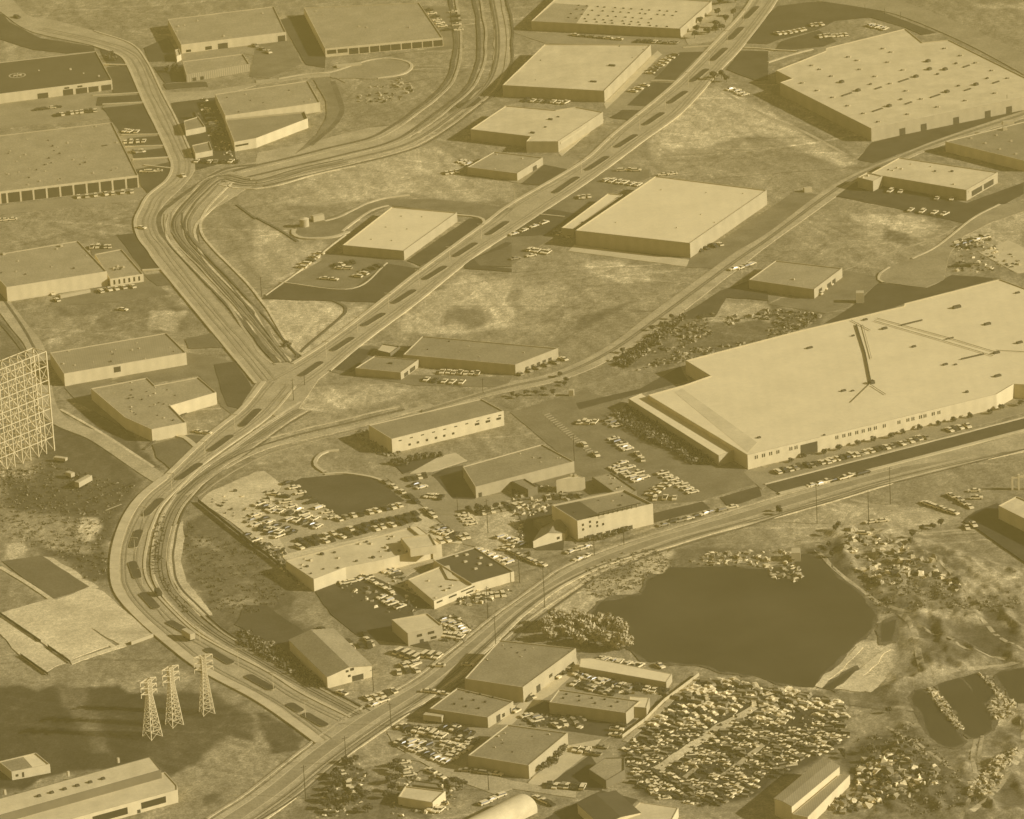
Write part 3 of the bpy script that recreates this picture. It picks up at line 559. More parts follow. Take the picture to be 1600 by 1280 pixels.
S('dirt_bank', T(3, 3, (420, 470), (740, 210), (770, 220), (600, 380), (800, 400), (640, 490)), M['dirt'], ragged=1.2)
# pale sand verge inside the curve and plots on the west side
S('sand_verge', T(0, 2, (1060, 740), (1140, 700), (1150, 850), (1130, 960), (1170, 1080), (1260, 1180), (1330, 1290), (1240, 1290), (1110, 1130), (1050, 1000), (1030, 880)), M['dirt'], ragged=.8)
S('dirt_plot', T(0, 2, (330, 1200), (560, 1110), (640, 1130), (750, 1230), (960, 1400), (950, 1420), (830, 1450), (760, 1480), (420, 1280)), M['dirt'], ragged=.8)
S('dirt_plot', T(0, 2, (260, 920), (330, 930), (480, 1020), (620, 1110), (560, 1130), (430, 1060)), M['dirt'], ragged=.8)
S('dirt_plot', T(0, 3, (10, 10), (250, 180), (420, 300), (270, 370), (130, 260), (-20, 110)), M['dirt'], ragged=.8)
S('dirt_plot', T(0, 3, (0, -10), (300, -90), (420, 0), (700, 190), (440, 290), (300, 200), (250, 170)), M['dirt'], ragged=.8)
S('weed_plot', T(0, 2, (10, 950), (260, 915), (560, 1110), (330, 1185)), M['palelawn'], ragged=.5)
S('plot_wall_strip', T(0, 3, (440, 295), (780, 180), (790, 200), (450, 310)), M['dirt'], ragged=.4)
band('dirt_track', T(0, 2, (0, 985), (160, 1080), (330, 1195), (470, 1310), (720, 1490)), 2.2, M['dirt'])
band('dirt_track', T(0, 1, (0, 600), (120, 760), (230, 920)) + T(0, 2, (320, 20), (620, 180), (900, 370), (1010, 440)), 9, M['track'])
band('dirt_track', T(0, 1, (-40, 700), (60, 800), (180, 960)), 2, M['ditch'])
band('dirt_track', T(0, 1, (0, 560), (150, 780), (235, 940)), 1.6, M['ditch'])
band('dirt_track', T(0, 2, (380, 0), (640, 150), (960, 360)), 1.6, M['dirt'])
# dark lawns
for pts in (
    T(0, 0, (-60, 60), (20, 95), (60, 140), (250, 240), (590, 292), (592, 320), (420, 335), (200, 310), (-60, 230)),
    T(0, 0, (615, 290), (740, 352), (790, 410), (680, 410), (650, 370)), T(0, 0, (670, 420), (800, 412), (865, 575), (710, 590)),
    T(0, 0, (610, 610), (868, 594), (888, 636), (600, 662)), T(0, 0, (640, 675), (905, 650), (990, 835), (760, 840)),
    T(0, 0, (800, 865), (1000, 850), (1025, 905), (780, 915)), T(0, 0, (820, 950), (1040, 925), (1058, 978), (840, 995)),
    T(0, 0, (850, 1060), (1075, 1010), (1078, 1062), (1030, 1125), (930, 1212), (880, 1160)),
    T(0, 0, (900, 300), (1050, 235), (1120, 350), (1090, 380), (930, 385)), T(0, 0, (960, 420), (1140, 405), (1170, 505), (1030, 520)),
    T(0, 0, (1020, 525), (1290, 512), (1300, 540), (1040, 560)),
    T(1, 0, (150, 125), (310, 90), (440, 300), (430, 425), (310, 405)), 
    T(2, 0, (1050, 330), (1195, 325), (1020, 500), (890, 495)), T(2, 0, (870, 515), (1015, 520), (860, 665), (720, 660)), T(2, 0, (690, 690), (815, 690), (745, 752), (610, 738)),
    T(2, 0, (1600, 50), (1600, 275), (1450, 270)), T(2, 0, (1430, 318), (1600, 322), (1600, 500), (1540, 510), (1400, 460), (1340, 435)),
    T(3, 0, (-10, 280), (-20, 110), (60, 40), (250, 15), (480, 15), (700, 70), (1050, 205), (960, 220), (860, 175), (640, 110), (420, 130), (300, 190), (60, 250)),
    T(3, 0, (80, 260), (320, 190), (430, 260), (350, 290), (40, 320)),
    T(2, 0, (200, 1030), (350, 1060), (190, 1160), (60, 1150)),
    T(1, 1, (35, 590), (150, 490), (600, 532), (820, 370), (1018, 402), (765, 610), (480, 602)),
    T(1, 1, (1330, 90), (1390, 84), (1420, 120), (1030, 385), (945, 350)), T(1, 1, (490, 1028), (640, 900), (735, 912), (600, 1046)),
    T(1, 1, (1300, 370), (1560, 235), (1600, 240), (1400, 380), (1600, 400), (1600, 420), (1310, 400)),
    T(2, 1, (30, 120), (190, 20), (420, 60), (210, 190), (0, 200)), T(3, 0, (330, 1215), (560, 1095), (640, 1200), (600, 1250)),
    T(2, 1, (1270, 700), (1000, 720), (1150, 640), (1300, 540), (1500, 470), (1600, 500), (1600, 600), (1340, 580)),
    T(0, 1, (730, 190), (840, 180), (1000, 400), (890, 410)), T(0, 1, (1340, 1000), (1470, 980), (1600, 1180), (1580, 1300), (1420, 1260), (1380, 1160)),
    T(1, 0, (1250, 660), (1390, 600), (1420, 640), (1280, 690)),
): S('lawn', pts, M['lawn'], ragged=.35)
for pts in (T(0, 1, (1160, 840), (1330, 800), (1390, 890), (1180, 900)), T(0, 1, (900, 440), (1010, 430), (1070, 500), (980, 510)), T(2, 0, (860, 440), (960, 420), (900, 480)), T(0, 2, (950, 220), (1180, 160), (1300, 170), (1060, 370), (980, 300)), T(1, 1, (1360, 340), (1600, 250), (1600, 390), (1400, 380))):
    S('lawn', pts, M['palelawn'], ragged=.5)

# ------------------------------------------------------------------ roads
BW = [(412, 597), (377, 640), (325, 682), (257, 747), (222, 776), (198, 810), (183, 852), (179, 892), (186, 925), (214, 960), (262, 1003), (320, 1047), (400, 1090), (455, 1127), (500, 1160)]
BE = [(462, 604), (432, 640), (400, 667), (325, 720), (284, 758), (252, 792), (234, 832), (226, 877), (231, 908), (252, 937), (300, 984), (345, 1012), (420, 1051), (470, 1083), (548, 1122)]
road('boulevard', BW, BE, M['road'])
NW = [(404, 597), (457, 569), (512, 534), (590, 475), (655, 424), (758, 349), (800, 318), (907, 255), (962, 207), (1050, 135), (1112, 72), (1168, 10), (1190, -40)]
NE_ = [(452, 625), (515, 580), (575, 530), (650, 474), (737, 404), (800, 363), (862, 322), (925, 280), (1007, 219), (1067, 174), (1127, 108), (1158, 75), (1204, 15), (1236, -40)]
road('boulevard', NW, NE_, M['road'])
S('intersection', [(378, 632), (404, 594), (404, 586), (425, 572), (460, 566), (500, 590), (466, 640), (430, 650)], M['road'])
WL = [(-20, 0), (5, 22), (50, 50), (147, 72), (185, 86), (200, 103), (225, 160), (245, 200), (264, 243), (269, 262), (260, 282), (232, 305), (220, 325), (211, 347), (217, 372), (232, 392), (255, 424), (400, 600)]
WR = [(20, 0), (45, 25), (75, 30), (147, 49), (205, 69), (230, 97), (252, 142), (275, 186), (299, 240), (304, 265), (287, 290), (258, 318), (247, 336), (248, 354), (262, 382), (290, 414), (340, 471), (437, 582)]
road('west_road', WL, WR, M['road'])
S('side_street', T(0, 0, (1000, 560), (1060, 580), (1300, 570), (1600, 520)) + T(1, 0, (0, 505), (320, 470), (460, 460), (560, 520), (480, 480), (300, 490), (0, 530)) + T(0, 0, (1600, 535), (1340, 610), (1090, 640), (1040, 650)), M['road'])
S('turning_circle', T(1, 0, (460, 460), (600, 415), (720, 380), (850, 372), (950, 395), (970, 425), (900, 470), (760, 495), (600, 490), (480, 490)), M['asphalt'], smooth=True)
S('driveway', T(1, 0, (360, 500), (470, 500), (540, 620), (550, 700), (480, 800), (330, 920), (250, 960), (380, 840), (440, 740), (440, 640)), M['lot'])
band('ditch', T(1, 0, (480, 510), (520, 620), (535, 700), (480, 790), (340, 910)), 3.2, M['ditch'])
S('side_street', [(812, 318), (798, 326), (740, 318), (680, 312), (610, 312), (560, 322), (520, 338), (500, 345), (478, 343), (460, 352), (462, 368), (480, 374), (512, 371), (545, 362), (542, 354), (560, 344), (612, 322), (714, 333), (750, 343), (765, 345), (800, 328)], M['lot'])
TL = [(700, -60), (1262, 0), (1375, 17), (1425, 32), (1500, 64), (1560, 95), (1640, 140)]
TR = [(1350, -60), (1390, -10), (1425, 5), (1475, 28), (1540, 56), (1640, 105)]
road('ring_road', [(1170, -6), (1262, 0), (1375, 17), (1425, 32), (1500, 64), (1560, 95), (1640, 140)], [(1230, -22), (1330, -10), (1400, 0), (1475, 27), (1540, 55), (1640, 104)], M['asphalt'])
S('side_street', T(3, 1, (1640, -10), (1450, 0), (1280, 90), (1060, 260), (900, 340), (760, 385), (690, 425), (682, 455), (700, 485), (980, 520), (1100, 470), (1110, 400), (1140, 300), (1220, 200), (1400, 110), (1640, 30)), M['asphalt'])
road('railway_bed', [(660, 640), (750, 613), (800, 598), (872, 580), (950, 541), (1025, 484), (1100, 430), (1150, 394), (1200, 364), (1285, 300), (1335, 272), (1400, 245), (1475, 215), (1640, 160)], [(660, 648), (750, 622), (800, 611), (887, 591), (975, 551), (1050, 500), (1125, 442), (1162, 414), (1200, 384), (1300, 312), (1345, 280), (1410, 252), (1480, 224), (1640, 172)], M['track'])
band('railway_bed', T(1, 2, (-300, 380), (0, 250), (350, 170), (700, 85), (1100, -30)), 4, M['track'])
HL = [(330, 1282), (400, 1236), (480, 1172), (560, 1115), (650, 1065), (720, 1010), (775, 965), (800, 946), (850, 912), (890, 886), (975, 852), (1050, 829), (1120, 808), (1200, 783), (1290, 758), (1360, 737), (1640, 668)]
HR = [(402, 1290), (470, 1240), (530, 1190), (607, 1136), (700, 1070), (775, 1003), (820, 960), (880, 916), (955, 880), (1050, 853), (1120, 832), (1200, 812), (1320, 778), (1425, 746), (1500, 727), (1640, 697)]
road('highway_verge', HL, HR, M['track'])
mix = lambda k: [(a[0] * (1 - k) + b[0] * k, a[1] * (1 - k) + b[1] * k) for a, b in zip(HL, HR)]
road('highway', mix(.16), mix(.56), M['asphalt'])
road('railway_bed', mix(.68), mix(.92), M['ballast'])
for k in (.76, .85):
    band('railway_track', mix(k), .35, M['rail'], .12, reg=False)
for k in (.17, .545): band('road_edge_line', mix(k), .5, M['kerb'], 0, reg=False)
band('footpath', mix(.99), 1.6, M['dirt'], 0)
# rails on the spurs
SP = [(392, 232 + 20)]
for pts in (T(0, 0, (1600, 1040), (1380, 1090), (1230, 1210), (1140, 1310)) + T(0, 1, (1090, 110), (1120, 210), (1260, 370), (1600, 770)) + T(1, 1, (0, 770), (180, 985)),
            T(1, 0, (0, 1140), (560, 1005), (960, 895), (1260, 700), (1430, 550), (1500, 400), (1510, 200), (1470, -40)),
            [(660, 644), (750, 617), (800, 604), (880, 585), (960, 546), (1036, 492), (1112, 436), (1156, 404), (1200, 374), (1292, 306), (1340, 276), (1405, 248), (1478, 219), (1640, 166)]):
    c = np.array(catmull([G(p) for p in pts])); t = np.gradient(c, axis=0); t /= np.linalg.norm(t, axis=1)[:, None]; nn = np.c_[-t[:, 1], t[:, 0]]
    strip_world('railway_ties', c + nn * 1.4, c - nn * 1.4, M['ballast'], .01, reg=False)
    for s_ in (-.75, .75): strip_world('railway_track', c + nn * (s_ + .12), c + nn * (s_ - .12), M['rail'], .12, reg=False)
# drainage ditches and pale service tracks beside the boulevard's railway
band('ditch', T(0, 0, (1600, 1030), (1400, 1060), (1200, 1180), (1080, 1270)) + T(0, 1, (1000, 60), (1000, 150), (1060, 240), (1400, 600), (1600, 830)) + T(1, 1, (0, 830), (130, 990)), 2.6, M['ditch'])
band('ditch', T(0, 1, (1250, 120), (1235, 200), (1290, 350), (1600, 690)) + T(1, 1, (0, 700), (215, 985)), 1.5, M['ditch'])
band('ditch', T(0, 1, (1130, 130), (1150, 220), (1290, 380), (1600, 730)) + T(1, 1, (0, 735), (195, 985)), 1.3, M['ditch'])
band('dirt_track', T(0, 1, (1420, -60), (1290, 60), (1225, 130), (1225, 210), (1300, 370), (1600, 670)) + T(1, 1, (0, 690), (225, 985)), 1.5, M['dirt'])
band('dirt_track', T(0, 1, (1060, 60), (1040, 160), (1090, 270), (1420, 610), (1600, 800)) + T(1, 1, (0, 800), (160, 985)), 1.4, M['dirt'])
band('ditch', T(1, 1, (480, 600), (550, 630), (560, 670), (500, 730), (300, 900), (225, 985)), 1.5, M['ditch'])
band('ditch', T(0, 1, (1480, 0), (1600, 90)) + T(1, 1, (0, 80), (150, 160), (260, 230)), 1.5, M['ditch'])
band('ditch', T(1, 2, (-310, -80), (-490, 60), (-640, 200), (-700, 250)), 1.6, M['ditch'])
band('railway_bed', [(470, 640), (430, 665), (380, 700), (325, 738), (290, 770), (268, 800), (255, 838), (250, 880), (258, 915), (285, 948), (330, 988), (400, 1030), (470, 1070), (560, 1118)], 5.5, M['ballast'])
for off in (0,):
    c = np.array(catmull([G(p) for p in [(470, 640), (430, 665), (380, 700), (325, 738), (290, 770), (268, 800), (255, 838), (250, 880), (258, 915), (285, 948), (330, 988), (400, 1030), (470, 1070), (560, 1118)]])); t = np.gradient(c, axis=0); t /= np.linalg.norm(t, axis=1)[:, None]; nn = np.c_[-t[:, 1], t[:, 0]]
    for s_ in (-.75, .75): strip_world('railway_track', c + nn * (s_ + .12), c + nn * (s_ - .12), M['rail'], .12, reg=False)
band('dirt_track', [(470, 628), (420, 660), (375, 692), (318, 733), (282, 765), (258, 800), (243, 838), (238, 880), (244, 912), (270, 948), (318, 990), (395, 1036), (460, 1074), (540, 1118)], 1.6, M['dirt'])
def beside(pts, off, width, m, name='dirt_track'):
    c = np.array(catmull([G(p) for p in pts])); t = np.gradient(c, axis=0); t /= np.linalg.norm(t, axis=1)[:, None]; n_ = np.c_[-t[:, 1], t[:, 0]]
    wob = (fbm(c[:, 0] / 30, c[:, 1] / 30, int(off * 7) % 90 + 100, 2) - .5) * 1.6
    strip_world(name, c + n_ * (off + wob + width / 2)[:, None], c + n_ * (off + wob - width / 2)[:, None], m, reg=False)
NORTH = T(1, 0, (-600, 1330), (-300, 1180), (0, 1140), (560, 1005), (960, 895), (1260, 700), (1430, 550), (1500, 400), (1510, 200), (1470, -40))
for off, wd, mm, nm in ((7, 1.4, 'track', 'dirt_track'), (11, 2.2, 'ditch', 'ditch'), (22, 1.5, 'track', 'dirt_track'), (26, 2.4, 'ditch', 'ditch'), (-6, 1.6, 'track', 'dirt_track'), (-9, 1.4, 'ditch', 'ditch')): beside(NORTH[2:], off, wd, M[mm], nm)
CURVE = [(560, 1118), (470, 1070), (400, 1030), (330, 988), (285, 948), (258, 915), (250, 880), (255, 838), (268, 800), (290, 770), (325, 738), (380, 700), (430, 665), (470, 640)]
for off, wd, mm, nm in ((3.6, .8, 'track', 'dirt_track'), (-3.8, 1.0, 'track', 'dirt_track'), (-6.2, .8, 'ditch', 'ditch')): beside(CURVE, off, wd, M[mm], nm)
LINK = T(1, 0, (560, 1005), (300, 1060), (0, 1140)) + T(0, 0, (1380, 1110), (1240, 1220)) + T(0, 1, (1140, 60), (1120, 150), (1180, 270), (1480, 600)) + T(1, 1, (60, 880), (170, 980))
for off, wd, mm, nm in ((0, 1.6, 'ballast', 'ditch'), (3, 1.0, 'ditch', 'ditch'), (6, 1.6, 'ballast', 'dirt_track'), (-3, 1.2, 'ditch', 'ditch'), (-5.5, 1.4, 'track', 'dirt_track'), (12, 1.4, 'dirt', 'dirt_track')): beside(LINK, off, wd, M[mm], nm)
# wear along the carriageways
for off, wd, mm in ((4.5, 1.2, 'asphalt'), (10, 1.4, 'asphalt'), (7.4, .35, 'ballast')):
    beside(WL[2:], off, wd, M[mm], 'wheel_wear')
for off, wd, mm in ((3.4, .9, 'asphalt'), (5.2, .7, 'ballast')):
    beside(NW, -off, wd, M[mm], 'wheel_wear'); beside(NE_, off, wd, M[mm], 'wheel_wear'); beside(BW, off, wd, M[mm], 'wheel_wear'); beside(BE, -off, wd, M[mm], 'wheel_wear')
SPURW = [(290, 775), (330, 745), (390, 712), (460, 688), (560, 664), (640, 645)]
for off, wd, mm in ((0, 1.6, 'track'), (5, 1.2, 'ditch'), (11, 1.2, 'track'), (-6, 1.2, 'ballast')): beside(SPURW, off, wd, M[mm], 'ditch' if mm == 'ditch' else 'dirt_track')
WEST = T(0, 1, (1000, 60), (1000, 150), (1060, 240), (1400, 600), (1600, 830)) + T(1, 1, (130, 990),)
for off, wd, mm in ((3.2, .9, 'track'), (6.0, .9, 'ballast'), (12.5, 1.0, 'ditch')): beside(WEST, off, wd, M[mm], 'ditch' if mm == 'ditch' else 'dirt_track')
HWY = [(330, 1282), (400, 1236), (480, 1172), (560, 1115), (650, 1065), (720, 1010), (775, 965), (850, 912), (890, 886), (975, 852), (1050, 829), (1120, 808), (1200, 783), (1290, 758), (1360, 737), (1640, 668)]
for off, wd, mm in ((-15, 1.1, 'track'), (-18.5, 1.0, 'ditch'), (2.2, 1.2, 'track')): beside(HWY, off, wd, M[mm], 'ditch' if mm == 'ditch' else 'dirt_track')
# winding tracks over the excavated ground
for pts, wd, mm in ((T(3, 3, (830, 0), (910, 100), (950, 300), (1000, 400), (1200, 360), (1600, 300)), 3, 'track'), (T(3, 3, (930, 80), (1080, 150), (1260, 240), (1500, 290)), 1.6, 'track'), (T(3, 3, (1030, 0), (1300, 20), (1430, 130), (1600, 240)), 2, 'track'), (T(3, 3, (1300, 780), (1280, 900), (1300, 1040), (1250, 1180), (1200, 1290)), 2, 'track'), (T(3, 3, (1340, 760), (1320, 900), (1330, 1060)), 1.6, 'track'), (T(3, 3, (1580, 560), (1600, 760), (1560, 920), (1440, 1080), (1250, 1270)), 2.6, 'track'), (T(3, 3, (440, 560), (620, 580), (780, 605), (940, 610)), 1.2, 'ditch'), (T(3, 3, (740, 700), (860, 780), (980, 840), (1140, 960), (1240, 1000)), 1.6, 'track'), (T(3, 2, (300, 880), (420, 1000), (600, 1140), (720, 1220), (900, 1280)), 2, 'track'), (T(3, 2, (620, 730), (760, 820), (900, 890), (1060, 960), (1210, 1130), (1340, 1250)), 1.8, 'track'), (T(3, 2, (520, 560), (640, 590), (900, 640), (1200, 680)), 2.4, 'track'), (T(3, 2, (100, 860), (420, 800), (520, 640), (640, 600)), 1.6, 'track'), (T(3, 2, (1000, 770), (1290, 750), (1450, 830), (1600, 940)), 1.8, 'track'), (T(3, 1, (0, 620), (600, 360), (1060, 200), (1180, 130)), 1.2, 'track'), (T(2, 0, (1270, 540), (1450, 650), (1600, 730)) + T(3, 0, (200, 810), (480, 960)), 2.2, 'track'), (T(0, 2, (660, 630), (760, 590)), .8, 'kerb')):
    c = np.array(catmull([G(p) for p in pts])); t = np.gradient(c, axis=0); t /= np.linalg.norm(t, axis=1)[:, None]; n_ = np.c_[-t[:, 1], t[:, 0]]
    c = resample(c, max(6, int(len(c)))); z0 = next_z(); mb = MB(); vs = []
    t = np.gradient(c, axis=0); t /= np.linalg.norm(t, axis=1)[:, None]; n_ = np.c_[-t[:, 1], t[:, 0]]
    for p, q_ in zip(c, n_):
        for e in (p + q_ * wd / 2, p - q_ * wd / 2): vs.append((*e, level(*e) + .05))
    mb.add(vs, [(2 * i, 2 * i + 1, 2 * i + 3, 2 * i + 2) for i in range(len(c) - 1)]); o = mb.build('ditch' if mm == 'ditch' else 'dirt_track', M[mm]); o['kind'] = 'structure'
# kerbs with their pale footpaths
for pts, w_ in ((BW[3:], 4.4), (BW[:4], 2.6), (BE[6:], 1.2), (BE[:7], 1.2), (NW[1:], 2.0), (NE_[1:], 1.5), (WL[3:], 1.6), (WR[3:9], 1.2), ([(1390, 418), (1375, 428), (1373, 438), (1380, 442)], 1.2), ([(1425, 405), (1465, 385), (1520, 342), (1562, 320)], 1.2),
               (T(1, 0, (140, 495), (320, 465), (460, 455), (600, 412), (720, 376), (850, 368), (955, 392), (972, 425), (910, 468), (760, 492)), 1.8), (T(1, 1, (830, 8), (730, 35), (600, 120), (540, 170)), 1.6), (T(1, 1, (430, 105), (520, 80), (600, 40), (760, -30), (960, -60)), 1.6), (T(1, 1, (580, 170), (500, 200), (400, 212), (290, 210), (235, 185), (240, 155)), 2.4),
               (T(1, 1, (1250, 65), (1390, 80), (1428, 110), (1400, 145)), 1.6), (T(1, 2, (520, 255), (430, 265), (375, 310), (375, 355), (430, 395)), 1.8), (T(1, 2, (430, 405), (560, 400), (740, 428), (800, 455)), 1.6), (T(2, 0, (1450, 300), (1600, 308)) + T(3, 0, (0, 312), (180, 322)), 1.5), (T(3, 0, (0, 392), (160, 340), (280, 310)), 1.5),
               (T(3, 2, (70, 528), (640, 382), (1640, 122)), 2.2), (T(3, 2, (-20, 470), (1640, 42)), .8), (T(2, 0, (870, 508), (1020, 512)), 1.0), (T(2, 0, (1070, 300), (1280, 285)), 1.0), (T(2, 1, (170, 62), (330, 78)), 1.0),
               (T(0, 0, (650, 405), (790, 408)), 1.8), (T(0, 0, (640, 655), (900, 642)), 1.8), (T(0, 0, (580, 600), (870, 582)), 1.4), (T(0, 0, (760, 845), (995, 842)), 1.4), (T(0, 0, (780, 920), (1030, 912)), 1.4), (T(0, 0, (830, 1000), (1065, 985)), 2.0), (T(0, 0, (900, 1035), (1080, 1055)), 1.4), (T(0, 1, (890, 412), (1010, 405)), 2.0), (T(0, 2, (1110, 165), (1160, 180), (1230, 240)), 2.6), (T(1, 2, (190, 945), (960, 742)), .8),
               (T(1, 1, (60, 570), (300, 395), (480, 250), (560, 190)), .8), (T(1, 1, (150, 487), (600, 528), (820, 366)), .8)):
    band('kerb', pts, w_, M['kerb'], .13, reg=False)
# planted islands down the middle of the boulevard
def island(c, a, w_, half=None):
    """c: centre, a: a point ahead of it along the road"""
    c, a = np.array(G(c)), np.array(G(a)); d = (a - c); L = half or np.linalg.norm(d); d /= np.linalg.norm(d); nn = np.array((-d[1], d[0]))
    for nm, ww, ll, mm, zz in (('island_kerb', w_ + .4, L + .2, M['asphalt'], .14), ('planted_island', w_, L, M['lawn'], .18)):
        pts = []
        for sgn in (1, -1):
            for k in range(9):
                t = -math.pi / 2 + math.pi * k / 8; pts.append(c + sgn * (d * (ll - ww / 2 + ww / 2 * math.cos(t)) + nn * ww / 2 * math.sin(t)))
        mb = MB(); n = len(pts); z = next_z() + zz
        mb.add([(p[0], p[1], z) for p in pts] + [(p[0], p[1], -.2) for p in pts], [tuple(range(n))] + [(i + n, (i + 1) % n + n, (i + 1) % n, i) for i in range(n)])
        o = mb.build(nm, mm); o['kind'] = 'structure'
for tile, lst in (((1, 1), [((345, 1030), (410, 985)), ((540, 875), (605, 832)), ((735, 722), (800, 682)), ((925, 578), (992, 535)), ((1118, 430), (1185, 388)), ((1308, 285), (1375, 242)), ((1510, 150), (1572, 108))]),
                  ((2, 0), [((337, 1160), (410, 1110)), ((533, 1025), (598, 982)), ((715, 885), (777, 845)), ((885, 747), (943, 708)), ((1035, 612), (1088, 574)), ((1172, 475), (1220, 435)), ((1294, 344), (1337, 304)), ((1400, 213), (1438, 174)), ((1495, 82), (1532, 44))]),
                  ((0, 2), [((1565, 55), (1620, 0)), ((1380, 215), (1448, 165)), ((1183, 392), (1255, 340)), ((957, 615), (1010, 560)), ((852, 813), (872, 757)), ((845, 1008), (826, 955)), ((936, 1200), (890, 1150))]),
                  ((0, 3), [((1130, 92), (1052, 48)), ((1370, 266), (1290, 218)), ((1625, 430), (1545, 385))]), ((1, 3), [((245, 588), (205, 562)), ((370, 665), (300, 625))])):
    for c, a in lst: island(T(*tile, c)[0], T(*tile, a)[0], 3.9)
# painted stall lines in the works car park
for i in range(22):
    a = np.array(T(2, 2, (200 + i * 13.5, 40 + i * 11.5))[0]); b = a + np.array((9, -3.0)); band('stall_line', [tuple(a), tuple(b)], .14, M['mark'], 0, smooth=False, reg=False)
# ------------------------------------------------------------------ buildings
B = building
def fx(tile, *lst):
    """wall openings given in the coordinates of one tile of the survey"""
    return [(e, tile * 400 + a / 4, tile * 400 + b / 4, z0, z1, k) for e, a, b, z0, z1, k in lst]
# north west
r = B('long warehouse with dark tar roof and a pale painted ring on it', [(-100, 109), (150, 80), (175, 125), (-75, 156)], 6.0, 'dark', 'wwall',
  fx(0, (2, 230, 296, 0, 3.2, 'dock_door'), (2, 390, 452, 0, 3.6, 'dock_door'), (2, 470, 540, 0, 3.4, 'dock_door'), (2, 550, 612, 0, 3.4, 'dock_door'), (2, 630, 692, 0, 3.4, 'dock_door'), (2, 400, 430, 4, 5, 'window'), (2, 482, 512, 4, 5, 'window')), scatter=(5, 'uw', .8, 1.4, 3))
# painted ring emblem on that roof
c = np.array(P((27, 118), 5.6)); q = MB(); o0 = np.array(r.location); o0[2] = 0
for k in range(28):
    a, b = 2 * math.pi * k / 28, 2 * math.pi * (k + 1) / 28
    pts = [c + np.array((rr * math.cos(t), rr * math.sin(t), .04)) - o0 for t, rr in ((a, 4.3), (b, 4.3), (b, 5.2), (a, 5.2))]
    q.add(pts, [(0, 1, 2, 3)])
for k in range(3): 
    d = np.array((math.cos(k * 1.05 + .5), math.sin(k * 1.05 + .5), 0)); q.bar(c + d * 2.8 - o0 + (0, 0, .06), c - d * 2.8 - o0 + (0, 0, .06), .7)
q.build('painted_ring', M['trim'], r)
bays = []
cols = [-250, -167, -84, -2, 40, 125, 205, 288, 372, 455, 538, 620, 700, 785, 862]
feats = []
for a, b in zip(cols[3:-1], cols[4:]): feats.append((2, a / 4 + 1.6, b / 4 - 1.6, 0, 5.7, 'loading_bay'))
B('wide gravel roofed warehouse with a row of white framed loading bays', [(-90, 222), (175, 191), (216, 274), (-64, 307)], 7.0, 'grey', 'wwall', feats, vents=[(163, 227, 3.6, .9, .5, 'd'), (150, 125 + 72, .9, .9, .7, 'w')], scatter=(55, 'ddwwu', .5, 1.1, 5))
B('grey roofed warehouse with a white loading face behind the shed', [(262, 30), (428, 10), (447, 50), (283, 70)], 5.6, 'grey', 'wwall', fx(0, (2, 1280, 1320, .5, 2.5, 'window'), (2, 1360, 1420, 0, 3.4, 'dock_door'), (2, 1735, 1780, 0, 3.6, 'dock_door'), (2, 1160, 1190, .5, 2, 'window')), scatter=(6, 'wu', .7, 1.2, 6))
B('low shed with vertical banding along its pale front', [(285, 96), (380, 84), (390, 100), (291, 117)], 4.6, 'grey', 'bwall', fx(0, (2, 1200, 1225, 0, 2, 'door'), (2, 1250, 1270, 0, 2, 'window')), cat='shed')
f = fx(1, (2, 443, 500, 1.6, 4.0, 'loading_bay'), (2, 510, 570, 1.6, 4.0, 'loading_bay'))
for a, b in ((580, 638), (645, 703), (712, 768), (775, 838), (842, 902), (910, 968), (975, 1035), (1042, 1100), (1108, 1165)): f += fx(1, (2, a, b, .2, 3.9, 'loading_bay'))
B('large plain grey roofed warehouse beside the dark lawn with dock bays along its front', [(475, 12), (655, 4), (692, 59), (508, 76)], 5.2, 'grey', 'wwall', f, vents=[(640, 42, 1, 1, 1, 'w')], scatter=(7, 'wwu', .6, 1.1, 8))
B('grey roofed workshop set behind the skewed white wall', [(336, 147), (481, 126), (500, 160), (352, 181)], 5.6, 'grey', 'wwall', (), scatter=(8, 'dw', .5, .9, 9), cat='workshop')
B('building with tall white wall cutting obliquely across its tan roof', [(352, 186), (476, 174), (481, 185), (400, 216), (366, 222)], 5.6, 'mid', 'wwall', fx(0, (3, 1470, 1550, 2.6, 3.6, 'window'),), cat='factory', par=.9)
B('small flat office with a white end beside the west road, nearer the ring of trees', [(287, 189), (310, 182), (321, 198), (290, 204)], 3.4, 'mid', 'wwall', cat='office')
B('tiny flat office with a white end below the other small office', [(300, 227), (327, 221), (332, 235), (305, 240)], 3.2, 'mid', 'wwall', cat='office')
B('low white gatehouse by the dark tank at the bend of the north west road', [(273, 78), (280, 76), (283, 85), (276, 88)], 3.6, 'cream', 'wwall', cat='gatehouse')
# west side
B('flat grey warehouse with a blank white front at the edge of the dirt road', [(-32, 402), (122, 376), (167, 424), (10, 449)], 8.0, 'grey', 'wwall', scatter=(9, 'wd', .6, 1.1, 10), vents=[(96, 384, 1.6, 1.6, 1.2, 'w'), (6, 397, 1.5, 1.5, 1.2, 'w')])
f = [(2, 177 + k * 7.75, 179.6 + k * 7.75, 1.0, 3.4, 'window') for k in range(6)]
B('low annex with six tall windows in its white front', [(148, 397), (190, 389), (224, 428), (172, 436)], 4.4, 'grey', 'wwall', f, cat='office', vents=[(178, 419, 1.3, 1.3, 1.1, 'w'), (184, 416, 1.3, 1.3, 1.1, 'w'), (193, 417, 1.2, 1.2, 1, 'w'), (180, 421, 1, 1, .8, 'd'), (188, 420, 1, 1, .8, 'd')])
B('long warehouse with ribbed roof and one square dark door in its white front', [(78, 551), (260, 520), (291, 551), (100, 584)], 6.6, 'ribbed', 'wwall', [(2, 177, 187.5, 2.6, 5.4, 'dock_door')], scatter=(14, 'wwd', .5, .9, 11))
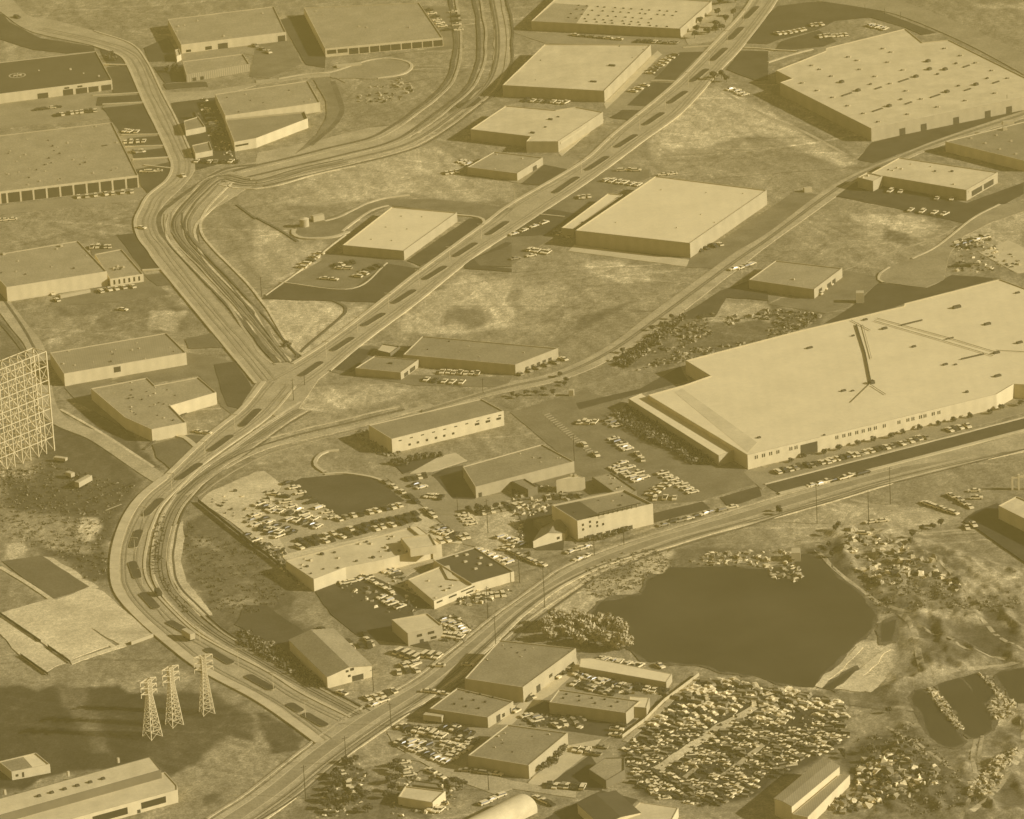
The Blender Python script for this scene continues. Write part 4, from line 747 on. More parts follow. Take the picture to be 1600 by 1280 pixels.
B('stepped flat roofed building with white gable ends west of the junction', [(142, 607), (230, 590), (242, 602), (310, 589), (338, 613), (266, 634), (291, 660), (237, 671), (195, 652)], 6.2, 'grey', 'wwall', cat='factory', scatter=(26, 'ddw', .5, .9, 12))
# middle row along the boulevard
B('white roofed warehouse with a narrow dock strip facing the boulevard lawns', [(851, 69), (1017, 70), (944, 142), (785, 133)], 7.0, 'cream', 'shade_wall', vents=[(956, 102, 4, 2, .8, 'd'), (927, 127, 4, 1.6, .7, 'd')], scatter=(5, 'd', .4, .7, 13))
B('white roofed warehouse with a stepped front corner', [(790, 165), (868, 172), (900, 167), (942, 175), (872, 221), (822, 221), (829, 213), (735, 202)], 6.6, 'cream', 'shade_wall', [(3, 915, 875, 4.2, 5.4, 'lintel')], vents=[(860, 186, 2.6, 1.4, .8, 'd'), (832, 207, 2.6, 1.4, .8, 'd'), (852, 198, 1.4, .8, .6, 'd'), (872, 182, 1.5, .8, .6, 'd')])
B('small grey roofed building with a white end on the boulevard side', [(772, 237), (848, 246), (808, 271), (730, 261)], 4.4, 'grey', 'shade_wall', [(1, 838, 832, 0, 2.4, 'door')], cat='office', scatter=(3, 'w', .6, .9, 14))
v = []
for j, y in enumerate((8, 14, 21, 27, 33)):
    for i in range(10 if j > 1 else 13): v.append((905 + i * 14 - j * 6 + rnd.uniform(-3, 3) + (35 if j == 4 else 0), y + i * .9, 1.3, .8, .6, 'd'))
v = [a for a in v if a[0] < 1062]
B('broad white roofed warehouse dotted with rows of dark vents at the head of the street', [(880, -14), (1112, 2), (1063, 45), (830, 33)], 5.8, 'cream', 'shade_wall', vents=v, roofpatch=[([(832, 32), (900, 36), (920, 8), (866, 4)], 'grey')])
B('small bright white roofed building between the curving street and the boulevard', [(612, 323), (714, 332), (631, 392), (535, 383)], 5.2, 'white', 'shade_wall', vents=[(627, 337, 1, .6, .4, 'u'), (659, 338, 1, .6, .4, 'u'), (603, 354, 1, .6, .4, 'u'), (636, 357, 1, .6, .4, 'u'), (580, 373, 1, .6, .4, 'u'), (612, 375, 1, .6, .4, 'u')])
B('square white roofed warehouse, brightest and largest of the middle row', [(1024, 275), (1198, 297), (1078, 380), (899, 360)], 8.2, 'white', 'shade_wall', scatter=(7, 'w', .5, .8, 15), cat='warehouse')
B('narrow lower white strip building alongside the big white warehouse', [(950, 302), (973, 304), (897, 358), (877, 356)], 5.0, 'white', 'shade_wall', cat='annex', vents=[(965, 309, 1.2, .8, .6, 'd'), (910, 347, 1.2, .8, .6, 'd')])
B('long dark roofed warehouse with a bright white short end beside the railway spur', [(660, 525), (872, 544), (805, 570), (630, 554)], 5.6, 'mid', 'shade_wall', [(1, 820 + k * 9, 825 + k * 9, 0, 2.2, 'dock_door') for k in range(5)], scatter=(6, 'dw', .5, .8, 16))
B('small flat building with white end panel in front of the long dark roof', [(585, 556), (654, 562), (626, 582), (555, 575)], 4.0, 'mid', 'shade_wall', [(1, 648, 640, .2, 2.4, 'dock_door'), (1, 637, 631, .2, 2.2, 'dock_door')], cat='workshop', vents=[(610, 567, 2.4, 1.2, .6, 'd')])
B('low white shed roof tucked behind the small flat building', [(597, 537), (625, 541), (610, 552), (589, 547)], 2.8, 'cream', 'gwall', cat='shed')
f = [(2, 622.5 + k * 17.3, 627 + k * 17.3, 5.3, 5.8, 'window') for k in range(10)] + [(2, a, a + 3.6, 1.8, 2.9, 'window') for a in (637, 650, 664, 678, 691, 705)] + [(2, a, a + 7, 3.5, 4.6, 'window') for a in (741, 758, 775)]
B('two storey building with dark roof and two rows of windows in its white front', [(576, 664), (752, 623), (787, 642), (612, 686)], 7.4, 'mid', 'wwall', f, cat='factory')
B('tan roofed workshop with a white front beside the dark octagonal shade patch', [(723, 729), (847, 694), (897, 721), (743, 761)], 5.6, 'mid', 'shade_wall', [(2, 747, 752, 0, 2.2, 'door')], cat='workshop', scatter=(6, 'dwu', .5, .9, 17))
# east side
v = []
for x, y in ((492, 588), (848, 500), (1045, 598), (685, 685)): v.append((300 * 4 / 4 + 900 + x / 4, y / 4, 8.5, 1.1, .6, 'd'))
for x, y in ((690, 548), (878, 642), (1248, 558), (1240, 412), (1425, 512)): v.append((1200 + x / 4, y / 4, 5.5, 1.1, .6, 'd'))
for x, y in ((460, 512), (563, 565), (757, 662), (1000, 382), (1008, 432), (1107, 433), (1118, 573), (1300, 528), (925, 478)): v.append((1200 + x / 4, y / 4, 2.6, 2.2, 1.3, 'd'))
for x, y in ((640, 525), (830, 620), (1190, 535), (1175, 395), (1370, 488), (1060, 462)): v.append((1200 + x / 4, y / 4, 1.6, 1.2, .8, 'd'))
for x, y in ((495, 355), (548, 377), (265, 408), (315, 433), (710, 303), (760, 325), (740, 388), (835, 437), (565, 433), (660, 477), (755, 522), (388, 475), (205, 518), (298, 565), (395, 608), (490, 660), (588, 708), (682, 760), (865, 713), (950, 618), (1050, 668), (1225, 628), (855, 567), (1095, 302), (1195, 347), (1290, 392), (1390, 440), (1490, 488), (1410, 582)): v.append((1200 + x / 4, y / 4, 1.1, .9, .7, 'd')); v.append((1200 + x / 4 + 4.5, y / 4 - .6, 1.0, .8, .6, 'w'))
B('huge pale roofed plant with rows of dark skylights and dock doors along its white flank', T(3, 0, (50, 440), (360, 318), (362, 300), (860, 178), (965, 265), (1130, 248), (1785, 571), (645, 803), (75, 515), (150, 490)), 7.6, 'cream', 'shade_wall',
  [(6, 1200 + x / 4 - 4.5, 1200 + x / 4 + 4.5, 0, 4.0, 'dock_door') for x in (836, 968, 1170, 1368, 1502)], vents=v, cat='factory')
B('flat roofed warehouse with a loaded white end, standing alone by the ring road', [(1405, 246), (1559, 269), (1510, 297), (1375, 274), (1360, 271)], 6.0, 'cream', 'shade_wall', [(1, 1552, 1537, .6, 3.6, 'dock_door'), (1, 1534, 1518, .6, 3.6, 'dock_door'), (1, 1556, 1513, 4.2, 4.6, 'lintel')], scatter=(9, 'du', .7, 1.2, 18), cat='warehouse')
B('little block with a bright white side wall projecting from the lone warehouse', [(1355, 269), (1379, 275), (1364, 283), (1340, 277)], 6.0, 'cream', 'shade_wall', cat='annex', vents=[(1348, 277, 1.2, 1.2, 1, 'w'), (1356, 274, 1.2, 1.2, 1, 'w')])
B('grey roofed warehouse running out of frame beyond the railway spur', [(1477, 221), (1640, 180), (1760, 238), (1604, 252)], 6.0, 'mid', 'wwall', vents=[(1200 + x / 4, y / 4, 1.2, 1, .8, 'w') for x, y in ((1270, 862), (1430, 843), (1360, 893), (1520, 880), (1450, 930), (1550, 960))] + [(1575, 193, 7, 2.5, 2, 'u'), (1570, 202, 2.5, 2, 1.5, 'w')])
B('plain grey roofed block with crates against its white end', [(1212, 407), (1316, 419), (1272, 452), (1170, 437)], 5.2, 'grey', 'shade_wall', [(1, 1305, 1300, 0, 2.6, 'dock_door'), (1, 1298, 1292, 0, 2.6, 'dock_door'), (1, 1284, 1279, 1.5, 3.2, 'dock_door')], vents=[(1240, 436, 1, 1, .8, 'w')])
front = []
for g in (1179, 1190, 1201, 1212, 1232, 1240, 1303, 1314, 1323, 1334, 1344, 1354, 1363, 1377, 1400, 1414, 1422, 1434, 1441, 1454, 1463):
    for k in range(2): front.append((0, g + k * 2.9, g + 1.5 + k * 2.9, 4.2, 5.9, 'window'))
front.append((0, 1249, 1275, 0, 5.6, 'opening'))
v = [(1265, 543, 3.4, 1.2, .8, 'd'), (1333, 524, 1.6, .9, .7, 'd'), (1382, 513, 3.0, 1.4, 1, 'd'), (1428, 541, 2.2, 1.2, .8, 'd'), (1495, 480, 4.6, 1.6, 1.4, 'd'), (1543, 506, 3.6, 1.6, 1.0, 'd'), (1593, 535, 3.4, 1.4, 1, 'd'), (1557, 551, 3.6, 1.4, 1, 'd'), (1477, 569, 2.6, 1.2, .8, 'd'), (1493, 569, 1.6, .9, .6, 'd'), (1559, 587, 3.6, 1.4, 1, 'd'), (1511, 612, 1.4, 1.2, .9, 'd'), (1318, 610, 2.6, 1.2, .8, 'd'), (1332, 610, 1.8, .9, .6, 'd'), (1362, 598, 2.6, 2.4, 1.6, 'd'), (1590, 457, 2.4, 1.1, .8, 'd'), (1352, 499, 2.4, 1.2, .8, 'd'), (1186, 683, 1.8, 1.2, .7, 'd'), (1288, 679, 1.0, .8, .6, 'd')]
big = B('sprawling factory under one vast white roof with a ribbon of small windows along its front', [(1168, 711), (1557, 616), (1584, 600), (1700, 606), (1900, 560), (1562, 436), (1413, 474), (1412, 478), (1250, 516), (1071, 563), (1110, 587), (1070, 601), (1012, 617)], 7.2, 'white', 'wwall', front, vents=v, cat='factory', roofpatch=[([(1053, 611), (1066, 606), (1183, 690), (1168, 706)], 'cream')])
def pipe(pts, w_, m, name='roof_pipe', h=7.2):
    ro = [c for c in big.children if c.name.startswith('roof')][0]; o0 = np.array(big.location); q = MB()
    for a, b in zip(pts[:-1], pts[1:]): q.bar(P(a, h) - o0 + (0, 0, .0), P(b, h) - o0 + (0, 0, .0), w_)
    q.build(name, M[m], ro)
pipe([(1338, 507), (1352, 552), (1361, 598)], .5, 'darkunit'); pipe([(1361, 598), (1330, 628)], .25, 'mid'); pipe([(1362, 602), (1384, 616)], .22, 'mid')
pipe([(1370, 497), (1480, 527), (1556, 550)], .22, 'mid'); pipe([(1366, 501), (1476, 533), (1552, 556)], .22, 'mid'); pipe([(1408, 508), (1441, 500)], .6, 'darkunit'); pipe([(1478, 530), (1490, 527)], .5, 'darkunit'); pipe([(1502, 561), (1537, 553)], .6, 'darkunit'); pipe([(1330, 500), (1360, 516)], .22, 'mid')
pipe([(1348, 507), (1362, 560)], .2, 'mid'); pipe([(1556, 547), (1640, 552)], .22, 'mid')
B('long low white canopy running down the shrub side of the vast factory', [(982, 623), (1003, 614), (1149, 703), (1123, 712)], 5.2, 'white', 'shade_wall', cat='canopy building', par=.15)
# the works in the middle
B('curved white fronted showroom with a vented cream roof and a sunken dark yard before it', [(446, 876), (640, 825), (690, 850), (600, 874), (540, 886), (490, 905)], 6.0, 'cream', 'wwall', cat='showroom', scatter=(34, 'ddwwuu', .6, 1.4, 20), par=.25)
B('raised white block with shadowed side on the cream showroom roof', [(626, 840), (672, 834), (682, 852), (641, 858)], 9.2, 'cream', 'wwall', cat='penthouse', base=5.6)
B('white wall block with a dark coping sloping down at the end of the showroom', [(640, 824), (652, 822), (690, 850), (676, 853)], 6.6, 'white', 'wwall', cat='annex', par=.2)
B('black roofed building with white skylights and a white parapet', [(677, 875), (742, 855), (803, 893), (737, 912)], 4.6, 'dark', 'wwall', cat='workshop', vents=[(x, y, 1.7, 1.2, .7, 'w') for x, y in ((713, 868), (729, 866), (751, 871), (727, 877), (749, 880), (766, 882), (743, 888))], roofpatch=[([(690, 884), (702, 882), (706, 896), (718, 905), (700, 903)], 'cream')])
f = [(2, 682 + a, 682 + b, z0, z1, 'window') for a, b, z0, z1 in ((0, 9, 2.2, 3.0), (19, 31, 2.2, 3.0), (38, 60, 2.6, 3.2), (46, 57, .8, 1.6))]
B('cream roofed flat building with slit windows, in front of the black roof', [(637, 905), (690, 884), (738, 914), (678, 939)], 4.0, 'cream', 'wwall', f, cat='office', scatter=(7, 'du', .6, 1.2, 22))
B('bright roofed corner building with two dark windows beside the highway', [(612, 968), (668, 958), (691, 977), (637, 990)], 5.8, 'cream', 'shade_wall', [(2, 651, 659, 3, 4.2, 'window'), (2, 668, 678, 3, 4.2, 'window'), (2, 672, 681, .4, 1.6, 'window'), (2, 655, 661, 0, 1.6, 'door')], cat='workshop')
f = [(0, a, a + 3, z, z + 1.1, 'window') for a, z in ((909, 4.6), (909, 6.9), (920, 5.4), (920, 7.6), (931, 4.8), (931, 6.6), (940, 5))] + [(0, a, a + w_, 0, 1.8, 'door') for a, w_ in ((918, 8), (931, 9), (945, 7), (957, 9), (977, 10))] + [(0, 935, 944, 8.6, 9.7, 'sign_board')]
n3 = B('tall white fronted three storey building right beside the highway', [(902, 814), (1020, 787), (976, 765), (862, 789)], 10.0, 'mid', 'wwall', f, cat='factory', par=.8, roofpatch=[([(865, 789), (905, 781), (938, 803), (902, 811)], 'dark')], scatter=(6, 'dw', .6, 1.2, 24))
q = MB(); o0 = np.array(n3.location)
for k in range(9): q.bar(P((936 + k * 7.3, 806.5 - k * 1.7), 10) - o0, P((936 + k * 7.3, 806.5 - k * 1.7), 10) - o0 + (0, 0, 1.5), .35)
q.bar(P((936, 806.5), 10) - o0 + (0, 0, 1.5), P((1001, 791), 10) - o0 + (0, 0, 1.5), .5); q.build('sign_frame', M['door'], n3)
B('low grey roofed extension joined behind the tall white fronted building', [(925, 745), (955, 738), (995, 766), (972, 778)], 4.2, 'grey', 'gwall', cat='annex', scatter=(8, 'dw', .5, .9, 25))
B('flat tan roofed store between the white cube and the tall building', [(905, 776), (948, 769), (968, 784), (932, 800)], 6.0, 'grey', 'gwall', cat='store', vents=[(930, 778, 1.5, .7, .5, 'd'), (946, 792, 2, .8, .5, 'd')])
B('white cube shaped building with a ragged skyline of tanks above it', [(870, 750), (900, 742), (914, 746), (869, 751)], 6.4, 'cream', 'wwall', cat='store', vents=[(893, 744, 1.2, 1.2, 1.2, 'w'), (899, 744, 1.2, 1.2, 1.2, 'w')], par=.2)
gable('small dark gabled house with white end walls near the tall building', (833, 846), (882, 833), (846, 826), 3.4, 2.2, 'mid', 'wwall', 'house', [(.75, .84, 1.2, 2.4, 'window')], name='house')
B('small grey roofed hut among parked trucks in the middle yard', [(800, 752), (820, 748), (840, 760), (825, 765)], 4, 'mid', 'gwall', cat='hut')
B('brown roofed hut below the row of bushes beside the gabled house', [(833, 812), (860, 804), (875, 812), (846, 822)], 3.2, 'mid', 'gwall', cat='hut')
# south works
gable('long gabled barn with dull roof and white end wall facing the highway', (511, 1058), (581, 1040), (452, 1000), 5.2, 2.0, 'mid', 'wwall', 'barn', [(.42, .48, 5.0, 6.0, 'window'), (.52, .6, 5.2, 6.4, 'window'), (.46, .52, 2.6, 3.6, 'window'), (.55, .8, 0, 2.6, 'dock_door')], name='barn', roof2='grey')
B('big dark roofed warehouse with a long white wall of doors by the pond', [(780, 1000), (900, 1013), (817, 1074), (726, 1060)], 7.2, 'mid', 'shade_wall', [(1, 843, 837, 0, 3.2, 'dock_door'), (1, 862, 857, 2.6, 4.0, 'window'), (1, 830, 824, 0, 2, 'dock_door'), (1, 875, 865, .3, 1.6, 'window'), (1, 895, 885, 1.0, 2.0, 'window')], scatter=(10, 'dw', .4, .8, 26), cat='warehouse')
B('grey roofed workshop dotted with small vents beside the crowded car yard', [(714, 1075), (802, 1096), (762, 1121), (671, 1107)], 5.0, 'mid', 'shade_wall', [(1, 781, 775, .2, 3.2, 'dock_door'), (1, 788, 784, .8, 2.4, 'window'), (1, 798, 796, .4, 2.8, 'dock_door')], cat='workshop', vents=[(x, y, 1, .8, .6, 'd') for x, y in ((733, 1081), (750, 1084), (770, 1089), (722, 1091), (740, 1093), (758, 1096), (710, 1099), (728, 1103), (748, 1106))])
B('square grey roofed works with shrubs planted along its white wall', [(793, 1132), (887, 1145), (826, 1196), (731, 1180)], 6.0, 'mid', 'shade_wall', [(1, 848, 845, 0, 2.4, 'door')], scatter=(8, 'wd', .5, .9, 27), cat='factory')
B('shadow fronted grey shed with a white box on its end', [(873, 1077), (1000, 1095), (978, 1114), (858, 1097)], 5.4, 'grey', 'shade_wall', vents=[(x, y, .9, .7, .6, 'd') for x, y in ((885, 1084), (905, 1087), (925, 1090), (945, 1092), (965, 1096), (880, 1090), (905, 1094), (930, 1098), (955, 1103))], cat='shed')
B('bright white box attached to the end of the shadow fronted shed', [(984, 1088), (1015, 1090), (1010, 1106), (980, 1104)], 5.0, 'white', 'shade_wall', cat='annex', par=.15)
B('very long narrow white roofed shed between the car yard and the pond', [(907, 1029), (925, 1028), (1050, 1053), (1041, 1066), (905, 1042)], 3.6, 'white', 'shade_wall', cat='shed', par=.12)
B('small tan roofed hut beside the salvage yard', [(945, 1184), (976, 1183), (976, 1203), (947, 1220), (920, 1202)], 3.6, 'grey', 'gwall', cat='hut')
u1 = gable('twin roofed corrugated barn at the foot of the salvage yard', (1210, 1248), (1237, 1260), (1285, 1186), 7.2, .5, 'ribbed', 'wwall', 'barn', name='barn')
B('lower lean-to with pale roof beside the twin roofed barn', [(1312, 1210), (1328, 1211), (1262, 1277), (1238, 1272)], 4.6, 'ribbed', 'wwall', cat='lean-to', par=.1)
gable('low hall with dark roof cut by the lower edge of the view', (1000, 1270), (940, 1290), (962, 1236), 4.5, 1.0, 'dark', 'wwall', 'hall', name='hall')
B('pale flat roofed block at the lower edge beside the dark hall', [(1000, 1253), (1060, 1262), (1040, 1300), (965, 1285)], 4.0, 'cream', 'wwall', cat='block', par=.2)
# barrel roofed hangar
fl, fr, bl = (np.array(G(p)) for p in ((721, 1300), (759, 1310), (802, 1260))); o_ = (fr + bl) / 2
hr = empty('hangar', (o_[0], o_[1], 0), 'pale barrel roofed hangar at the lower edge of the view', 'hangar'); q = MB(); dx = fr - fl; dy = bl - fl; nseg = 14; vs = []
for k in range(nseg + 1):
    t = math.pi * k / nseg; p = fl + dx * (.5 - .5 * math.cos(t)); z = 2 + 4.8 * math.sin(t)
    vs += [(p[0] - o_[0], p[1] - o_[1], z), (p[0] + dy[0] - o_[0], p[1] + dy[1] - o_[1], z)]
q.add(vs, [(2 * k, 2 * k + 2, 2 * k + 3, 2 * k + 1) for k in range(nseg)]); q.build('roof', M['cream'], hr)
q = MB(); fr_ = [vs[2 * k] for k in range(nseg + 1)] ; bk_ = [vs[2 * k + 1] for k in range(nseg + 1)]
q.add(fr_ + [(fr_[-1][0], fr_[-1][1], 0), (fr_[0][0], fr_[0][1], 0)], [tuple(range(nseg + 3))[::-1]]); q.add(bk_ + [(bk_[-1][0], bk_[-1][1], 0), (bk_[0][0], bk_[0][1], 0)], [tuple(range(nseg + 3))])
q.add([(fr_[0][0], fr_[0][1], 0), (bk_[0][0], bk_[0][1], 0), bk_[0], fr_[0], (fr_[-1][0], fr_[-1][1], 0), (bk_[-1][0], bk_[-1][1], 0), bk_[-1], fr_[-1]], [(0, 3, 2, 1), (4, 5, 6, 7)]); q.build('wall', M['wwall'], hr)
B('little flat house with rounded pale roof near the side street', [(633, 1228), (696, 1236), (676, 1254), (622, 1245)], 3.6, 'cream', 'wwall', cat='house')
B('small grey hut with two roof lights behind the little flat house', [(648, 1219), (686, 1224), (692, 1232), (644, 1226)], 3.0, 'mid', 'gwall', cat='hut')
# south west
h2 = B('long plant with a raised roof clerestory in the south west corner', [(-120, 1280), (235, 1182), (252, 1203), (-100, 1302)], 9.0, 'cream', 'gwall', cat='factory', vents=[(62 + k * 20 - 1, 1244 - k * 5.4, 1.6, 1.4, .8, 'p') for k in range(6)] + [(8, 1233 + 8, 1, 1, 2.2, 'w'), (107, 1212, 1, 1, 2.2, 'w'), (185, 1191, 1, 1, 2.2, 'w')], par=.2)
f = [(3, 219, 258, 1.4, 4.2, 'window'), (3, 142, 197, 1.0, 4.0, 'window'), (3, 80, 130, 1, 4, 'window'), (3, 212, 217, 0, 1.5, 'door')]
B('lower white fronted wing of the long plant with wide factory windows', [(-120, 1305), (258, 1206), (277, 1227), (277, 1234), (-100, 1338)], 5.6, 'cream', 'wwall', f, cat='factory', vents=[(32, 1262, 1, 1, 2.2, 'w'), (132, 1237, 1, 1, 2.2, 'w'), (211, 1219, 1, 1, 2.2, 'w')], par=.3)
B('isolated cottage with half dark and half white roof in the dark field', [(-2, 1190), (56, 1176), (78, 1194), (18, 1206)], 3.8, 'mid', 'wwall', [(2, 34, 37, .4, 2.6, 'door'), (2, 24, 28, 1.2, 2.2, 'window')], cat='cottage', roofpatch=[([(36, 1181), (56, 1177), (77, 1194), (52, 1199)], 'white')])
# east edge
B('white roofed building cut by the east edge with a broad dark flank', [(1560, 790), (1588, 775), (1760, 850), (1740, 880)], 7.0, 'cream', 'wwall', cat='factory')
S('dark_yard_or_shade', T(3, 2, (1225, 705), (1300, 640), (1430, 590), (1600, 710), (1760, 830), (1760, 1060), (1600, 955), (1290, 740)), M['dark_lot_or_shade'])  # shadow and shaded flank of this building laid as dark ground
# tanks, containers, site walls
def tank(p, r_, h, label):
    g = G(p); t = empty('storage_tank', (g[0], g[1], level(*g)), label, 'tank', 'storage tanks'); q = MB(); q.tube((0, 0, 0), (0, 0, h), r_, r_, 20); q.build('shell', M['trim'], t)
    q = MB(); q.tube((0, 0, h), (0, 0, h + .6), r_ * 1.02, .2, 20); q.build('cap', M['cream'], t)
tank((476, 354), 2.5, 4.2, 'squat round white storage tank in the loop of the curving street')
def container(p, hd, L, w_, h, label, m='trim', cat='trailer', name='trailer', wheels=True):
    g = G(p); a = np.array(G((p[0] + hd[0], p[1] + hd[1]))) - g; t = empty(name, (g[0], g[1], level(*g)), label, cat, rz=math.atan2(a[1], a[0])); q = MB(); q.box((0, 0, .9 if wheels else 0), L, w_, h); q.build('box_body', M[m], t)
    if wheels:
        for x in (-.35 * L, -.25 * L, .3 * L): q = MB(); q.tube((x, -w_ / 2, .45), (x, w_ / 2, .45), .45, .45, 10); q.build('axle', M['tyre'], t)
container((497, 345), (10, -2), 6.5, 3, 3.2, 'white box van body beside the round tank', wheels=False, cat='container', name='container')
container((131, 758), (9, -5), 10.5, 2.6, 2.6, 'long pale trailer lying alone in the dark scrub field')
container((110, 746), (6, 2), 4, 2.4, 2, 'short white tank trailer in the dark scrub field')
container((95, 721), (8, 1), 6.5, 2.2, 1.4, 'low flat trailer parked under the lattice frame')
container((117, 461), (10, -2), 17, 2.4, 1.6, 'long white loading platform before the blank white warehouse front', wheels=False, cat='platform', name='loading_platform')
container((1244, 874), (0, 10), 6, 4, 4.2, 'pale windowless hut on the north bank of the pond', wheels=False, cat='hut', name='hut')
container((222, 1001), (14, -5), 12, .8, 1.6, 'short bright wall at the corner of the dirt plots', wheels=False, cat='wall', name='site_wall')
container((545, 103), (10, -1), 15, 4.5, 1.2, 'white concrete loading dock at the end of the plain grey warehouse', wheels=False, cat='platform', name='loading_dock')
container((1262, 299), (8, -1), 4.4, 2.6, 2.4, 'tiny white shed alone at the field edge by the railway spur', wheels=False, cat='shed', name='shed')
container((893, 618), (4, 0), 2.5, 2.5, 3, 'white sentry hut beside the works drive', wheels=False, cat='hut', name='hut')
container((678, 1128), (8, 1), 8.5, 2.6, 2.6, 'dull bodied truck trailer standing before the vented workshop', m='unit')
container((1344, 472), (0, 6), 4, 4, 5.5, 'white kiosk behind the vast factory roof', wheels=False, cat='kiosk', name='kiosk')
q = MB()
pf = empty('pipe_gantry', tuple(P((1592, 765))), 'white pipe gantry standing at the east edge', 'gantry')
for x in (-3, 0, 3, 6): q = MB(); q.box((x, 0, 0), .9, .9, 7.5 - abs(x) * .4); q.build('post', M['steel'], pf)
q = MB(); q.bar((-3, 0, 6), (6, 0, 6.6), .8); q.build('beam', M['steel'], pf)
# ------------------------------------------------------------------ vehicles
def car_meshes(kind):
    """(body, glass) for a vehicle pointing along +X, standing on z = 0"""
    q, g = MB(), MB()
    if kind == 'sedan': L, Wd, prof, cab = 5.3, 1.9, [(-2.65, .35), (-2.65, .85), (-1.5, .95), (1.0, .95), (2.6, .82), (2.65, .35)], (-1.75, -1.0, .45, 1.25, 1.42)
    elif kind == 'coupe': L, Wd, prof, cab = 5.1, 1.9, [(-2.55, .35), (-2.55, .8), (-1.3, .92), (.7, .92), (2.5, .8), (2.55, .35)], (-2.0, -.9, .2, 1.0, 1.34)
    elif kind == 'station_wagon': L, Wd, prof, cab = 5.4, 1.95, [(-2.7, .35), (-2.7, .95), (1.0, .95), (2.65, .82), (2.7, .35)], (-2.65, -2.3, .5, 1.3, 1.5)
    elif kind == 'pickup_truck': L, Wd, prof, cab = 5.4, 1.95, [(-2.7, .45), (-2.7, 1.1), (.9, 1.1), (2.6, 1.0), (2.7, .45)], (-.5, -.35, .7, 1.2, 1.75)
    else: L, Wd, prof, cab = 5.0, 2.0, [(-2.5, .4), (-2.5, 1.1), (2.3, 1.1), (2.5, .9), (2.5, .4)], (-2.5, -2.4, 1.6, 2.35, 2.1)
    n = len(prof); vs = [(x, -Wd / 2, z) for x, z in prof] + [(x, Wd / 2, z) for x, z in prof]
    q.add(vs, [tuple(range(n)), tuple(range(2 * n - 1, n - 1, -1))] + [(i, i + n, (i + 1) % n + n, (i + 1) % n) for i in range(n)])
    zb = .95 if kind in ('sedan', 'coupe', 'station_wagon') else 1.08; b0, t0, t1, b1, zt = cab; wb, wt = Wd * .48, Wd * .38
    vs = [(b0, -wb, zb), (b1, -wb, zb), (b1, wb, zb), (b0, wb, zb), (t0, -wt, zt - .1), (t1, -wt, zt - .1), (t1, wt, zt - .1), (t0, wt, zt - .1)]
    g.add(vs, [(0, 1, 5, 4), (1, 2, 6, 5), (2, 3, 7, 6), (3, 0, 4, 7)])
    vt = [(t0 - .05, -wt - .03, zt - .1), (t1 + .05, -wt - .03, zt - .1), (t1 + .05, wt + .03, zt - .1), (t0 - .05, wt + .03, zt - .1)]
    q.add(vt + [(x, y, zt) for x, y, _ in vt], [(3, 2, 1, 0), (4, 5, 6, 7), (0, 1, 5, 4), (1, 2, 6, 5), (2, 3, 7, 6), (3, 0, 4, 7)])
    if kind == 'pickup_truck': q.add([(-2.55, -.8, 1.11), (-.6, -.8, 1.11), (-.6, .8, 1.11), (-2.55, .8, 1.11)], [(0, 1, 2, 3)], 1)
    for x in (-1.6, 1.65):
        for s_ in (-1, 1): q.tube((x, s_ * (Wd / 2 - .22), .34), (x, s_ * (Wd / 2 + .02), .34), .34, .34, 8, 1)
    return q, g
PAINT = {'l': ('pale', M['cl']), 'm': ('mid-toned', M['cm']), 'd': ('dark', M['cd'])}
CARS = {}
for k in ('sedan', 'coupe', 'station_wagon', 'pickup_truck', 'van'):
    q, g = car_meshes(k)
    for t, (w_, m_) in PAINT.items(): CARS[k, t] = (q.mesh(k + '_body', [m_, M['tyre']]), g.mesh(k + '_glass', [M['glass']]))
ORD = ['first', 'second', 'third', 'fourth', 'fifth', 'sixth', 'seventh', 'eighth', 'ninth', 'tenth', 'eleventh', 'twelfth', 'thirteenth', 'fourteenth', 'fifteenth', 'sixteenth', 'seventeenth', 'eighteenth', 'nineteenth', 'twentieth']
def vehicle(p, ang, kind, t, label, group):
    g = G(p); body, glass = CARS[kind, t]
    o = bpy.data.objects.new(kind, body); COL.objects.link(o); o.location = (g[0], g[1], level(*g) + .02); o.rotation_euler = (0, 0, ang); o.scale = (1.12, 1.12, 1.12)
    tag(o, label, 'car' if kind in ('sedan', 'coupe', 'station_wagon') else kind.replace('_', ' ').replace('pickup truck', 'pickup'), group)
    w = bpy.data.objects.new('window_glass', glass); COL.objects.link(w); w.parent = o
    return o
def tones(n, mix_):
    return [rnd.choice(mix_) for _ in range(n)]
def row(tile, a, b, n, where, heading='perp', mix_='lllmd', jitter=.55, kinds=('sedan', 'sedan', 'coupe', 'coupe', 'station_wagon', 'pickup_truck'), group=None, skip=0.0):
    a, b = np.array(G(T(*tile, a)[0])), np.array(G(T(*tile, b)[0])); d = b - a; base = math.atan2(d[1], d[0])
    i = 0; one = n == 1
    for k in range(n):
        if rnd.random() < skip: continue
        w = a + d * (k / max(1, n - 1)); u = project(w + np.array((rnd.uniform(-jitter, jitter), rnd.uniform(-jitter, jitter))))
        ang = base + (math.pi / 2 if heading == 'perp' else 0 if heading == 'line' else heading) + (math.pi if rnd.random() < .5 else 0) + rnd.gauss(0, .10)
        kd, t = rnd.choice(kinds), rnd.choice(mix_); nm = f"{PAINT[t][0]} {kd.replace('_', ' ')}"
        vehicle(u, ang, kd, t, f'{nm} {where}' if one else f'{nm}, {ORD[i]} {where}', group or 'parked cars'); i += 1
def project(w, h=0.0):
    d = np.array((w[0], w[1], h)) - CAM; f = d @ _fwd
    return 800 + F_PX * (d @ CR) / f, 640 - F_PX * (d @ CU) / f
R = row
